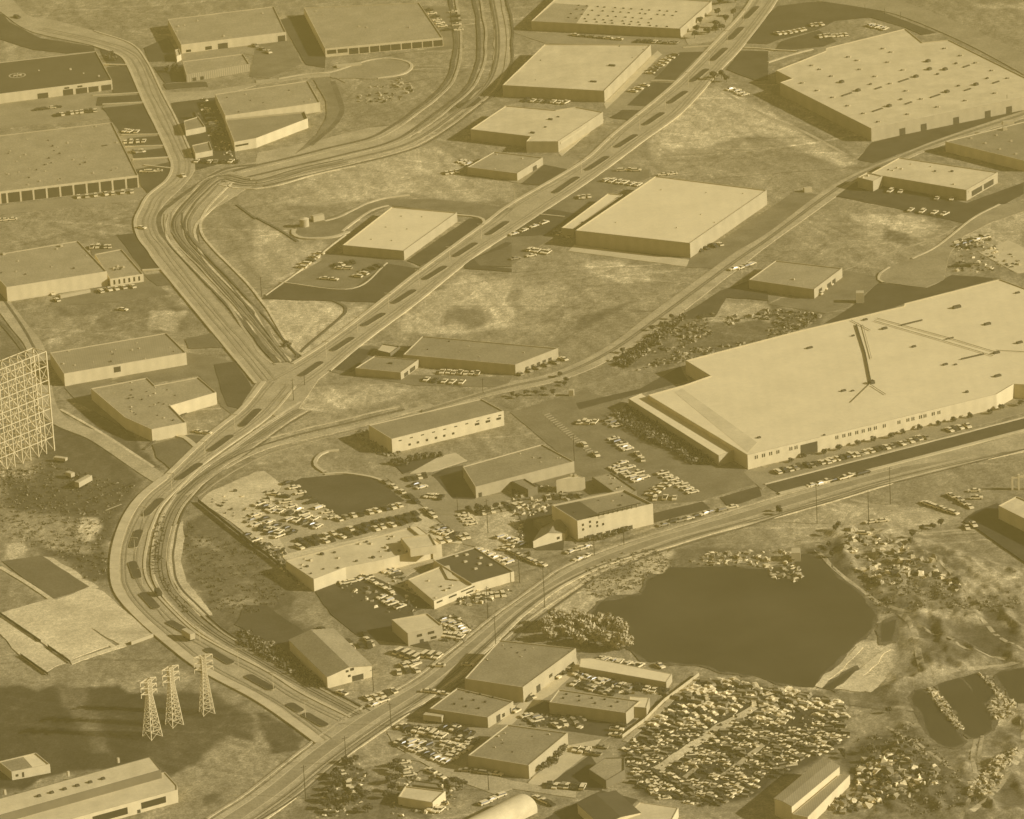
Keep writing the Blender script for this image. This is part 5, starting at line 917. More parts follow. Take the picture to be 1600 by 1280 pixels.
# works yard in the middle: two facing rows and loose ranks
R((1, 2), (275, 830), (1000, 655), 15, 'of the farther facing rank from the yard corner by the showroom', mix_='lldddmd')
R((1, 2), (265, 868), (1005, 690), 15, 'of the nearer facing rank from the yard corner by the showroom', mix_='lldddmd')
R((1, 2), (195, 465), (480, 680), 8, 'down the west edge of the dark lawn', mix_='lllld', group='cars round the dark lawn')
R((1, 2), (520, 690), (900, 605), 9, 'on the south edge of the dark lawn from its corner', mix_='lllmd', group='cars round the dark lawn')
R((1, 2), (820, 455), (1000, 580), 5, 'on the east edge of the dark lawn from the turning loop', mix_='llmd', heading='line', group='cars round the dark lawn')
R((1, 2), (110, 540), (180, 548), 2, 'beside the bare pad in the works yard', 'line', 'ld')
R((1, 2), (190, 585), (300, 660), 4, 'of the short rank in the works yard, nearest the lawn', mix_='llll', group='works yard cars')
R((1, 2), (150, 640), (370, 690), 5, 'of the second short rank in the works yard', mix_='llld', group='works yard cars')
R((1, 2), (210, 690), (390, 735), 5, 'of the third short rank in the works yard', mix_='lldd', group='works yard cars')
R((1, 2), (0, 665), (220, 775), 6, 'of the outer rank in the works yard', mix_='lldl', group='works yard cars')
R((1, 2), (-40, 700), (140, 800), 5, 'of the outermost rank along the works yard fence', mix_='lldm', group='works yard cars')
R((1, 2), (-60, 790), (110, 890), 4, 'scattered at the fenced west edge of the works yard', mix_='ldm', group='works yard cars')
R((1, 2), (950, 440), (1060, 420), 4, 'behind the dark shade patch of the tan roofed workshop', mix_='lldd')
R((1, 2), (990, 475), (1030, 490), 2, 'beside the turning loop road, by the dark shade patch', mix_='ld')
R((1, 2), (1080, 545), (1160, 555), 4, 'parked on the corner of the dark octagonal shade patch', mix_='lld')
R((1, 2), (1060, 630), (1110, 665), 3, 'near the end of the two facing ranks', 'line', 'lmd')
R((1, 2), (1150, 735), (1200, 770), 3, 'behind the showroom end wall', mix_='ldm')
R((1, 2), (1290, 660), (1350, 720), 4, 'of the line at the works drive', mix_='lll')
R((1, 2), (1390, 650), (1590, 620), 8, 'of the shaded rank under the bushes', mix_='lddm')
R((1, 2), (1150, 830), (1320, 800), 5, 'along the back of the black roofed building', mix_='lldm')
R((2, 2), (0, 620), (50, 600), 3, 'in the middle yard by the hut', mix_='ldl')
R((1, 2), (1550, 880), (1600, 840), 3, 'in the yard east of the black roof', mix_='lld')
R((1, 2), (1390, 1170), (1540, 1160), 6, 'on the highway forecourt of the black roofed building', mix_='llld')
R((1, 2), (690, 1055), (840, 1140), 4, 'standing loose on the dark yard before the showroom', 'line', 'll')
R((1, 2), (800, 985), (880, 1040), 5, 'in the corner between showroom and cream roofed office', mix_='lld')
R((1, 2), (1130, 1180), (1260, 1175), 4, 'in front of the cream roofed office', mix_='lldm')
R((2, 2), (10, 900), (180, 975), 6, 'on the highway verge near the gabled house', 'line', 'llm')
R((2, 2), (360, 890), (470, 860), 4, 'at the roadside below the tall white building', 'line', 'll')
R((2, 2), (420, 940), (470, 920), 2, 'on the highway beside the tall white building', 'line', 'l')
R((2, 2), (940, 725), (1210, 655), 6, 'along the highway kerb east of the tall building', 'line', 'lldm')
R((2, 2), (1250, 640), (1560, 575), 6, 'further along the highway kerb before the works lawn', 'line', 'lmd', skip=.3)
# factory car park
R((2, 2), (415, 85), (520, 88), 4, 'at the top of the factory car park', mix_='lll', group='factory car park')
R((2, 2), (600, 70), (650, 110), 3, 'by the shrubs at the top of the factory car park', mix_='lml', group='factory car park')
R((2, 2), (640, 190), (730, 255), 5, 'of the upper rank in the factory car park', mix_='llld', group='factory car park')
R((2, 2), (455, 225), (520, 290), 2, 'alone on the painted stalls of the factory car park', 'line', 'l', group='factory car park')
R((2, 2), (790, 285), (815, 318), 2, 'in mid aisle of the factory car park', 'line', 'l', group='factory car park')
R((2, 2), (640, 365), (790, 450), 7, 'of the long rank in the factory car park', mix_='lllld', group='factory car park')
R((2, 2), (690, 340), (830, 430), 4, 'of the rank behind the long rank', mix_='lll', group='factory car park')
R((2, 2), (860, 540), (950, 480), 4, 'of the lower rank in the factory car park', mix_='llll', group='factory car park')
R((2, 2), (890, 560), (1010, 560), 3, 'at the foot of the factory car park', mix_='ll', group='factory car park')
R((2, 2), (940, 405), (1130, 525), 7, 'of the outer aisle rank in the factory car park', mix_='llll', group='factory car park')
R((3, 2), (60, 395), (240, 355), 6, 'of the front rank before the factory doors, nearest the car park', mix_='ldmd', group='cars along the factory front')
R((3, 2), (270, 355), (490, 300), 8, 'of the front rank before the factory, past the dark opening', mix_='lddm', group='cars along the factory front')
R((3, 2), (520, 295), (980, 180), 16, 'of the long front rank before the factory', mix_='lllmd', group='cars along the factory front')
R((3, 2), (1130, 135), (1240, 110), 4, 'of the far front rank before the factory', mix_='lld', group='cars along the factory front')
R((3, 2), (280, 475), (610, 405), 8, 'at the highway kerb below the factory lawn', 'line', 'lldd')
# north and west
R((1, 1), (280, 395), (400, 310), 5, 'of the rank on the west edge of the lawn fringed lot', mix_='llld', group='small white building car park')
R((1, 1), (500, 385), (610, 365), 4, 'of the centre rank in the small white building car park', mix_='lldd', group='small white building car park')
R((1, 1), (520, 405), (570, 405), 2, 'just below the centre rank of the small white building car park', 'line', 'l', group='small white building car park')
R((1, 1), (430, 465), (480, 470), 2, 'at the lawn edge of the small white building car park', 'line', 'l', group='small white building car park')
R((1, 1), (640, 450), (760, 390), 5, 'of the rank nearest the boulevard lawn', mix_='lldd', group='small white building car park')
R((1, 1), (1160, 1050), (1390, 1060), 7, 'before the long dark roofed warehouse', mix_='lllld')
R((1, 1), (1060, 1100), (1290, 1120), 5, 'of the loose rank before the long dark roofed warehouse', mix_='lld')
R((2, 1), (40, 1060), (320, 970), 6, 'along the short white end of the long warehouse', mix_='lmm')
R((2, 1), (10, 190), (200, 120), 4, 'in the lot beside the big white warehouse', 'line', 'll')
R((2, 1), (110, 285), (220, 300), 5, 'of the lower rank beside the big white warehouse', mix_='lldl')
R((2, 1), (20, 340), (120, 320), 2, 'at the field edge of the lot beside the big white warehouse', 'line', 'lm')
R((2, 1), (270, 180), (370, 200), 4, 'at the shaded corner of the big white warehouse', mix_='lmd')
R((2, 1), (1170, 285), (1300, 255), 4, 'by the dock end of the big white warehouse', mix_='lld')
R((2, 1), (1390, 410), (1500, 375), 4, 'beside the railway spur', 'line', 'lml')
R((2, 0), (590, 1130), (790, 1160), 6, 'behind the big white warehouse by the boulevard', mix_='lll')
R((2, 0), (690, 1070), (780, 1070), 3, 'at the boulevard edge behind the big white warehouse', 'line', 'l')
R((2, 0), (420, 1240), (480, 1235), 3, 'by the narrow white strip building', mix_='ll')
R((2, 0), (940, 1095), (1000, 1090), 2, 'just above the big white roof', 'line', 'l')
R((2, 0), (90, 632), (340, 645), 7, 'in the shade below the second white warehouse', mix_='llldm')
R((2, 0), (860, 460), (1010, 350), 8, 'of the rank along the boulevard lawn', mix_='lldm')
R((2, 0), (760, 575), (830, 540), 3, 'beside the lower boulevard lawn', mix_='ll')
R((2, 0), (390, 225), (660, 250), 6, 'below the vent dotted roof', 'line', 'lmd')
R((2, 0), (790, 262), (1030, 272), 8, 'of the rank below the vent dotted roof', mix_='lmd')
R((1, 0), (1080, 70), (1190, 190), 7, 'on the east side of the plain grey warehouse', mix_='llld')
R((1, 0), (1235, 80), (1270, 190), 5, 'in the lane behind the plain grey warehouse', mix_='lldd')
R((1, 0), (1290, 1010), (1330, 1030), 3, 'west of the small grey roofed building', mix_='lll')
R((1, 0), (1190, 1085), (1260, 1075), 3, 'at the corner of the small grey roofed building', mix_='ll')
R((1, 0), (0, 290), (80, 330), 3, 'in the yard of the banded shed', 'line', 'lml')
R((0, 0), (360, 722), (600, 695), 9, 'of the staff rank below the black tar roof', mix_='llddm')
R((0, 0), (240, 690), (360, 675), 4, 'of the rank close to the black tar roof', 'line', 'ldd')
R((0, 0), (490, 1235), (820, 1205), 7, 'backed up to the white framed loading bays', mix_='llll')
R((0, 0), (790, 825), (850, 830), 3, 'of the upper lot beside the framed bays', mix_='lm')
R((0, 0), (780, 895), (900, 890), 4, 'of the second lot beside the framed bays', mix_='lld')
R((0, 0), (850, 955), (890, 948), 3, 'of the third lot beside the framed bays', mix_='lm')
R((0, 0), (900, 1080), (990, 1075), 3, 'of the last lot beside the framed bays', 'line', 'l')
R((0, 0), (1230, 1015), (1480, 1015), 7, 'along the railway edge below the small offices', mix_='lmd')
R((0, 0), (1290, 690), (1370, 840), 6, 'in the dark yard behind the small offices', mix_='lmd')
R((0, 0), (1150, 1105), (1160, 1110), 1, 'driving round the bend of the west road', 'line', 'l')
R((0, 0), (105, 115), (110, 118), 1, 'driving on the far bend of the west road', 'line', 'd')
R((0, 1), (890, 150), (900, 152), 1, 'driving on the west road below the bend', 'line', 'l')
R((0, 1), (580, 270), (690, 265), 5, 'behind the six windowed annex', mix_='lld')
R((0, 1), (630, 545), (830, 515), 5, 'before the six windowed annex', mix_='ll')
R((0, 1), (765, 660), (775, 662), 1, 'alone on the field below the annex', 'line', 'l')
R((0, 1), (0, 100), (70, 95), 3, 'on the grass at the west edge of view', 'line', 'l')
R((0, 1), (320, 560), (360, 600), 2, 'at the end of the loading platform', 'line', 'l')
R((0, 2), (1240, 145), (1290, 150), 2, 'on the drive of the stepped building', 'line', 'l')
R((3, 0), (60, 220), (230, 190), 6, 'of the first rank in the plant car park', mix_='lll', group='plant car park')
R((3, 0), (280, 165), (330, 160), 3, 'of the short rank in the plant car park', mix_='ll', group='plant car park')
R((3, 0), (330, 235), (480, 220), 7, 'of the rank nearest the plant wall', mix_='lll', group='plant car park')
R((3, 0), (640, 160), (730, 185), 5, 'of the far rank in the plant car park', mix_='lll', group='plant car park')
R((2, 0), (1370, 560), (1460, 595), 4, 'beside the dark side of the huge plant', mix_='ll')
R((3, 0), (770, 1200), (830, 1205), 2, 'in the shade of the lone warehouse', mix_='l')
R((3, 0), (1060, 1245), (1150, 1250), 2, 'at the corner of the lone warehouse', mix_='l')
R((3, 1), (890, 38), (1110, 65), 4, 'in line at the field edge beside the dark lot', mix_='l')
R((3, 1), (1180, 260), (1350, 210), 5, 'among the sheds by the turning head', 'line', 'lmd')
R((3, 1), (310, 560), (440, 440), 5, 'and crates at the white end of the plain grey block', mix_='lld')
R((3, 1), (1180, 385), (1300, 378), 3, 'on the yard below the turning head', 'line', 'ldm')
# south
R((1, 3), (890, 245), (1000, 280), 4, 'of the truck rank by the highway forecourt', mix_='llll', kinds=('van', 'pickup_truck'))
R((1, 3), (920, 330), (1010, 300), 4, 'of the inner rank by the highway forecourt', mix_='lll')
R((1, 3), (900, 365), (1000, 350), 3, 'at the west edge of the highway forecourt', mix_='lld')
R((1, 3), (1060, 260), (1130, 270), 3, 'at the roadside of the highway forecourt', mix_='ll', kinds=('van', 'station_wagon'))
R((1, 3), (1170, 40), (1310, 110), 7, 'of the crowded corner by the bright roofed building', mix_='lld')
R((1, 3), (1180, 130), (1280, 145), 4, 'of the second crowded row by the bright roofed building', mix_='lld')
R((1, 3), (540, 495), (560, 500), 1, 'before the white end of the gabled barn', 'line', 'l')
R((1, 3), (700, 530), (860, 485), 5, 'between the barn and the highway', mix_='lld')
R((1, 3), (740, 570), (790, 550), 2, 'nearest the highway below the barn', 'line', 'l')
R((1, 3), (680, 130), (710, 200), 3, 'on the dark yard beside the bright roofed building', 'line', 'lmd')
R((1, 3), (1150, 330), (1330, 325), 2, 'driving along the highway', 'line', 'l')
R((1, 3), (1010, 730), (1170, 770), 6, 'of the upper rank in the crowded car yard', mix_='llll', group='crowded car yard', kinds=('van', 'pickup_truck', 'sedan'))
R((1, 3), (900, 705), (1000, 730), 4, 'at the street end of the crowded car yard', mix_='lld', group='crowded car yard')
R((1, 3), (950, 790), (1060, 830), 4, 'of the middle rank in the crowded car yard', mix_='lld', group='crowded car yard')
R((1, 3), (890, 800), (1200, 930), 10, 'of the long rank along the side street', mix_='llld', group='crowded car yard')
R((1, 3), (1190, 710), (1340, 760), 7, 'of the shaded rank in the crowded car yard', mix_='lldd', group='crowded car yard')
R((1, 3), (1180, 820), (1300, 850), 5, 'of the inner rank in the crowded car yard', mix_='lldd', group='crowded car yard')
R((1, 3), (1220, 900), (1320, 830), 5, 'of the rank along the square works', mix_='lll', group='crowded car yard')
R((1, 3), (1270, 780), (1370, 800), 4, 'by the corner of the vented workshop', mix_='lld', group='crowded car yard')
R((1, 3), (930, 930), (960, 1010), 3, 'of the short file by the corner grove', mix_='lll')
R((1, 3), (1090, 985), (1160, 1020), 2, 'on the side street by the little flat house', 'line', 'l')
R((1, 3), (1310, 985), (1500, 1000), 4, 'of the kerb line before the square works', 'line', 'lm')
R((1, 3), (1080, 490), (1170, 500), 3, 'of the kerb line at the vented workshop', 'line', 'l')
R((1, 3), (550, 1000), (600, 1100), 4, 'among the trees at the highway corner', 'line', 'll')
R((1, 3), (1100, 1220), (1150, 1230), 3, 'below the little flat house', mix_='l')
R((1, 3), (1430, 1180), (1530, 1140), 3, 'on the lane to the hangar', 'line', 'l')
R((2, 3), (0, 610), (20, 600), 2, 'between the vented workshop and the big warehouse', mix_='l')
R((2, 3), (80, 535), (120, 520), 3, 'at the corner of the big dark warehouse', mix_='ld')
R((2, 3), (170, 470), (330, 350), 6, 'of the loose rank along the big warehouse doors', mix_='lmd', skip=.2)
R((2, 3), (550, 280), (800, 330), 7, 'of the row behind the long white shed', mix_='llll')
R((2, 3), (930, 330), (950, 340), 1, 'at the far end of the long white shed', 'line', 'l')
R((2, 3), (420, 375), (560, 430), 7, 'of the first row before the long white shed', mix_='lldm', group='shed yard cars')
R((2, 3), (560, 420), (740, 470), 7, 'of the second row before the long white shed', mix_='lldm', group='shed yard cars')
R((2, 3), (400, 440), (640, 500), 9, 'of the third row before the long white shed', mix_='lddm', group='shed yard cars')
R((2, 3), (780, 460), (960, 490), 6, 'of the row at the shed yard end', mix_='lddm', group='shed yard cars')
R((2, 3), (100, 640), (160, 670), 3, 'at the corner of the shaded yard', mix_='ldm')
R((2, 3), (270, 700), (440, 660), 7, 'of the rank in the shaded yard', mix_='lldm')
R((2, 3), (400, 850), (480, 860), 3, 'by the white wall of the square works', mix_='l')
R((2, 3), (240, 1075), (450, 1085), 7, 'of the kerb line before the small tan hut', mix_='lldm')
R((2, 3), (170, 1155), (240, 1190), 3, 'by the hangar', 'line', 'ld')
R((3, 2), (990, 590), (1160, 650), 7, 'of the yard rank before the dark flank at the east edge', mix_='llll', heading='line')
R((3, 2), (1150, 545), (1260, 610), 4, 'in the shaded lane at the east edge', 'line', 'll')
R((3, 2), (1290, 510), (1300, 560), 2, 'by the pipe gantry', mix_='l')
R((3, 2), (1240, 740), (1280, 735), 2, 'at the foot of the dark flank', mix_='l')
R((3, 2), (640, 710), (710, 705), 2, 'on the track across the rough ground', 'line', 'l')
R((3, 2), (605, 800), (620, 800), 1, 'beside the pole on the rough ground', 'line', 'l')
R((1, 2), (560, 1090), (700, 1060), 4, 'in the lit part of the dark yard before the showroom', 'line', 'lld')
R((1, 2), (780, 1180), (900, 1240), 4, 'along the east side of the dark yard before the showroom', mix_='lld')
R((1, 2), (620, 1000), (720, 1010), 3, 'just under the curved showroom wall', mix_='lld')
R((2, 2), (230, 560), (420, 545), 5, 'on the dark roofs side yard of the tall building', mix_='lmd')
R((1, 2), (1130, 760), (1240, 790), 4, 'of the file by the east end of the works yard', mix_='lld')
R((1, 2), (1380, 880), (1580, 960), 6, 'along the lane east of the black roof', mix_='llmd')
R((2, 2), (-60, 800), (60, 850), 5, 'of the loose rank in the sandy middle yard', mix_='lld')
R((1, 3), (420, 95), (560, 170), 4, 'on the yard above the gabled barn', 'line', 'lld')
R((1, 3), (600, 210), (720, 190), 3, 'by the back lane of the gabled barn', mix_='ld')
R((2, 3), (640, 760), (680, 700), 3, 'at the gate of the salvage yard', mix_='lld')
R((2, 3), (520, 880), (560, 840), 2, 'beside the small tan hut of the salvage yard', mix_='lm')
R((1, 2), (20, 600), (120, 640), 4, 'of the short rank on the bare pad edge', mix_='lld', group='works yard cars')
R((1, 2), (40, 740), (150, 770), 4, 'of the tight rank by the works yard middle', mix_='lld', group='works yard cars')
# white truck and its load in the boulevard
container(T(0, 3, (1180, 155))[0], (-10, -6), 7.5, 2.5, 2.8, 'white lorry stopped beside an island of the boulevard bend', name='lorry', cat='lorry')
container(T(0, 2, (990, 1160))[0], (-6, -8), 5.5, 2.2, 1.7, 'dark lorry on the inner lane of the boulevard bend', m='door', name='lorry', cat='lorry')

# ------------------------------------------------------------------ the salvage yard: wrecks packed in rough rows
def wreck_mesh(seed):
    rr = random.Random(seed); q, g = car_meshes(rr.choice(['sedan', 'sedan', 'station_wagon', 'pickup_truck', 'van']))
    o = len(q.v); q.v += g.v; q.f += [tuple(o + i for i in f) for f in g.f]; q.m += [1] * len(g.f)
    q.v = [(x + rr.uniform(-.12, .12), y + rr.uniform(-.1, .1), z * rr.uniform(.8, 1.08) - .15 + .1 * math.sin(x * 2 + seed)) for x, y, z in q.v]; return q
WRECKS = [(t, wreck_mesh(k).mesh('wreck', [M[m_], M['tyre']])) for k, (t, m_) in enumerate([('pale', 'wl'), ('pale', 'wl'), ('pale', 'wl'), ('pale', 'wl'), ('pale', 'wl'), ('rusty', 'wm'), ('rusty', 'wm'), ('rusty', 'wm'), ('dark', 'wd'), ('dark', 'wd')])]
yard = [tuple(G(p)) for p in T(2, 3, (700, 860), (850, 690), (1150, 420), (1300, 400), (1600, 440), (1960, 510), (2090, 560), (2080, 780), (1980, 850), (1800, 930), (1600, 1030), (1420, 1150), (1250, 1200), (1000, 1165), (790, 1110), (720, 1000))]
lanes = [[tuple(G(p)) for p in T(2, 3, *pp)] for pp in (((860, 975), (930, 920), (1230, 710), (1500, 555), (1560, 590), (1260, 775), (950, 985)), ((1050, 1022), (1330, 785), (1352, 805), (1085, 1035)), ((1280, 1015), (1560, 795), (1590, 815), (1310, 1035)), ((1200, 940), (1300, 900), (1340, 960), (1240, 990)), ((1750, 600), (1900, 600), (1900, 720), (1740, 700)))]
ra = np.array(G(T(2, 3, (930, 960))[0])); rb = np.array(G(T(2, 3, (1500, 580))[0])); ax = (rb - ra) / np.linalg.norm(rb - ra); nx_ = np.array((-ax[1], ax[0]))
spots = []
rw = random.Random(11); yy = np.array(yard)
cx_, cy_ = yy.mean(0)
for i in range(-60, 61):
    for j in range(-80, 81):
        w = np.array((cx_, cy_)) + ax * i * 2.75 + nx_ * (j * 5.1 + (i % 2) * 1.2) + np.array((rw.uniform(-.6, .6), rw.uniform(-1., 1.)))
        if not inside1(yard, *w) or any(inside1(l, *w) for l in lanes): continue
        if rw.random() < .06 + .45 * max(0, fbm(w[:1] / 18, w[1:] / 22, 77, 2)[0] - .5) * 2: continue
        spots.append(w)
spots.sort(key=lambda w: w[1])
bulk = MB(); NW_ = 295
for k, w in enumerate(spots):
    t, me_ = rw.choice(WRECKS); ang = math.atan2(nx_[1], nx_[0]) + rw.gauss(0, .35) + (math.pi if rw.random() < .5 else 0); z = level(*w) - .1
    if k < NW_:
        o = bpy.data.objects.new('wrecked_car', me_); COL.objects.link(o); o.location = (w[0], w[1], z); o.rotation_euler = (rw.gauss(0, .05), rw.gauss(0, .05), ang); o.scale = [rw.uniform(.78, 1.0)] * 3
        tag(o, f'{t} wrecked car jumbled among others in the salvage yard', 'wrecked car', f'{t} wrecks in the salvage yard')
    else:
        mi = {'pale': 0, 'rusty': 1, 'dark': 2}[t]; ca, sa = math.cos(ang), math.sin(ang); co_ = [v.co for v in me_.vertices]
        bulk.add([(w[0] + ca * v[0] - sa * v[1], w[1] + sa * v[0] + ca * v[1], z + v[2]) for v in co_], [tuple(p.vertices) for p in me_.polygons], mi)
o = bulk.build('far_wrecks', [M['wl'], M['wm'], M['wd']]); tag(o, 'mass of wrecked cars filling the far end of the salvage yard', 'wrecked cars', kind='stuff')
print('wrecks', len(spots)); print([o['label'] for o in bpy.data.objects if o.get('label') and len(o['label'].split()) > 16])

# ------------------------------------------------------------------ heaps of scrap and rubble (nobody could count the pieces)
def heap(name, label, poly, n, smin, smax, mats, seed, cat):
    w = [tuple(G(p)) for p in poly]; a = np.array(w); rr = random.Random(seed); q = MB(); c = 0; tries = 0
    while c < n and tries < n * 30:
        tries += 1; x, y = rr.uniform(a[:, 0].min(), a[:, 0].max()), rr.uniform(a[:, 1].min(), a[:, 1].max())
        if not inside1(w, x, y): continue
        if fbm(np.array([x / 9]), np.array([y / 14]), seed, 2)[0] < rr.uniform(.2, .5): continue
        s_ = rr.uniform(smin, smax); q.box((x, y, level(x, y) - .2), s_, s_ * rr.uniform(.3, 1.1), s_ * rr.uniform(.15, .7), rr.uniform(0, 3.14), rr.randrange(len(mats)), rr.uniform(.4, 1)); c += 1
        q.v[-8:] = [(a + rr.uniform(-.28, .28) * s_, b + rr.uniform(-.28, .28) * s_, e + rr.uniform(-.12, .2) * s_) for a, b, e in q.v[-8:]]
    return tag(q.build(name, [M[m_] for m_ in mats]), label, cat, kind='stuff')
heap('scrap_heap', 'long belt of scrap and junk behind the vast factory roof', T(2, 1, (660, 960), (900, 820), (1130, 730), (1200, 680), (1600, 720), (1600, 830), (1080, 980), (760, 1040)) + T(3, 1, (0, 640), (340, 690), (200, 790), (0, 840)), 900, .5, 2.3, ['scrap', 'wd', 'wm', 'rubble', 'ditch', 'leaf'], 5, 'scrap')
heap('scrap_heap', 'line of pale debris along the north bank of the pond', T(2, 2, (1060, 960), (1240, 890), (1600, 880), (1600, 980)) + T(3, 2, (0, 880), (130, 870), (220, 1050), (150, 1080), (30, 1060), (0, 990)), 170, .6, 2.6, ['scrap', 'wl', 'rubble'], 6, 'debris')
heap('scrap_heap', 'ragged scrap strewn over the rough ground east of the pond', T(3, 2, (520, 760), (640, 780), (870, 880), (960, 950), (1080, 990), (1230, 1120), (1180, 1160), (1000, 1080), (880, 1110), (740, 1130), (540, 1010), (460, 860)), 230, .7, 3.2, ['scrap', 'wl', 'wd', 'rubble'], 7, 'scrap')
heap('scrap_heap', 'loose doors, panels and engine parts littering the salvage yard', T(2, 3, (700, 860), (850, 690), (1150, 420), (1300, 400), (1600, 440), (1960, 510), (2090, 560), (2080, 780), (1980, 850), (1600, 1030), (1250, 1200), (790, 1110)), 750, .4, 1.6, ['scrap', 'wl', 'wd', 'wd'], 50, 'scrap')
heap('rubble_heap', 'white rubble ridge between the two long dark ponds', T(3, 3, (990, 470), (1060, 480), (1160, 610), (1220, 720), (1180, 720), (1080, 600)), 220, .5, 1.9, ['scrap', 'rubble', 'dirt'], 8, 'rubble')
heap('rubble_heap', 'broad white rubble bank east of the long dark ponds', T(3, 3, (1310, 370), (1400, 410), (1460, 500), (1560, 560), (1540, 640), (1420, 660), (1370, 580), (1430, 500)), 330, .5, 1.9, ['scrap', 'rubble', 'dirt'], 9, 'rubble')
heap('rubble_heap', 'pale rubble slope running down to the south east corner', T(3, 3, (1250, 1080), (1450, 900), (1560, 850), (1500, 980), (1380, 1160), (1240, 1140)), 360, .5, 2.2, ['scrap', 'rubble', 'dirt'], 10, 'rubble')
heap('scrap_heap', 'big pale scrap sheets piled east of the twin roofed barn', T(3, 3, (560, 940), (720, 880), (830, 800), (880, 900), (900, 960), (1060, 970), (1040, 1100), (760, 1180), (640, 1200), (420, 1260), (400, 1180), (560, 1080)), 560, .7, 3.4, ['wl', 'scrap', 'wd', 'wm', 'rubble', 'wd'], 12, 'scrap')
heap('rubble_heap', 'pale rubble fringe on the pond bank west of the barn track', T(3, 3, (830, 780), (900, 780), (1000, 870), (960, 880)), 60, .5, 1.6, ['scrap', 'rubble'], 13, 'rubble')
heap('rubble_heap', 'building rubble on the plot north of the side street', T(1, 0, (600, 510), (660, 560), (760, 530), (900, 490), (1010, 540), (1020, 600), (800, 640), (640, 660)), 130, .5, 2.0, ['scrap', 'rubble', 'wd'], 14, 'rubble')
heap('scrap_heap', 'jumble of lumber and drums in the middle yard', T(2, 2, (70, 590), (170, 570), (220, 640), (120, 670)), 60, .5, 1.8, ['scrap', 'wd', 'wl'], 15, 'scrap')
heap('rubble_heap', 'debris heap at the foot of the lattice frame', T(0, 2, (0, 340), (200, 380), (280, 330), (340, 300), (160, 430), (0, 430)), 90, .4, 1.6, ['scrap', 'rubble', 'wd'], 16, 'debris')
heap('scrap_heap', 'stacked material in the yard above the turning head on the east edge', T(3, 1, (1160, 230), (1240, 210), (1360, 190), (1330, 260), (1200, 300)), 50, .8, 2.6, ['scrap', 'wl', 'wd'], 17, 'scrap')
heap('scrap_heap', 'stored drums and pallets behind the barn beside the boulevard', T(1, 3, (0, 160), (100, 170), (250, 300), (400, 420), (420, 470), (330, 440), (150, 340), (0, 240)), 240, .5, 1.7, ['scrap', 'wm', 'wd'], 18, 'scrap')
heap('rubble_heap', 'dry brush piled beside the dark gable of the two storey building', T(1, 2, (590, 160), (700, 120), (760, 200), (880, 230), (900, 290), (780, 290), (700, 250)), 210, .5, 1.9, ['rubble', 'ditch', 'leaf'], 19, 'brush')

for i, (lab, pts, n) in enumerate((
    ('crates and clutter strewn round the tall white fronted building', T(2, 2, (0, 440), (230, 480), (420, 540), (250, 620), (80, 600), (60, 860), (180, 940), (0, 960)), 110),
    ('clutter along the works fence and the ends of the facing ranks', T(1, 2, (0, 830), (160, 860), (240, 1040), (330, 1110), (280, 1110), (120, 960)), 90),
    ('loose stock in the yard corner between the showroom and the cream roofed office', T(1, 2, (700, 980), (860, 960), (960, 1050), (1100, 1190), (1020, 1180), (860, 1080)), 60),
    ('stock and scrap by the crowded corner of the bright roofed building', T(1, 3, (1150, 30), (1240, 0), (1360, 90), (1300, 170), (1180, 170)), 90),
    ('crates and clutter on the highway forecourt of the black roofed building', T(1, 2, (1120, 1210), (1400, 1130), (1600, 1120), (1580, 1180), (1300, 1230)), 60),
    ('clutter packed into the yard before the long white shed', T(2, 3, (420, 360), (700, 400), (960, 450), (980, 510), (720, 500), (400, 450)), 160),
    ('clutter in the shaded yard below the shadow fronted shed', T(2, 3, (80, 620), (450, 640), (440, 720), (250, 720), (60, 690)), 70),
    ('loose scrap and clutter about the crowded car yard', T(1, 3, (880, 690), (1350, 690), (1380, 800), (1230, 930), (1000, 860)), 110),
    ('low clutter among the trees at the highway corner', T(1, 3, (420, 1080), (620, 880), (700, 1000), (640, 1270), (380, 1270)), 120),
    ('junk about the little flat house and the lane to the hangar', T(1, 3, (840, 1060), (920, 960), (1300, 1080), (1250, 1200), (1050, 1270), (850, 1260)), 110),
    ('debris sprinkled over the bare pad of the works yard', T(1, 2, (-300, 560), (50, 400), (160, 480), (200, 620), (0, 700), (-200, 660)), 40),
    ('scattered junk over the dark yard before the curved showroom', T(1, 2, (480, 1090), (720, 1000), (900, 1060), (1080, 1260), (900, 1300), (640, 1200)), 45),
    ('lumber and drums along the dark side yards of the west road offices', T(0, 0, (1250, 620), (1350, 620), (1470, 980), (1330, 960)), 60),
    ('pale clutter about the sheds of the east turning head', T(3, 1, (1150, 240), (1330, 190), (1460, 260), (1600, 380), (1400, 420), (1180, 420)), 90))):
    heap('yard_clutter', lab, pts, int(n * 1.6), .5, 2.0, ['scrap', 'wl', 'wd', 'wm', 'wd'], 30 + i, 'clutter')

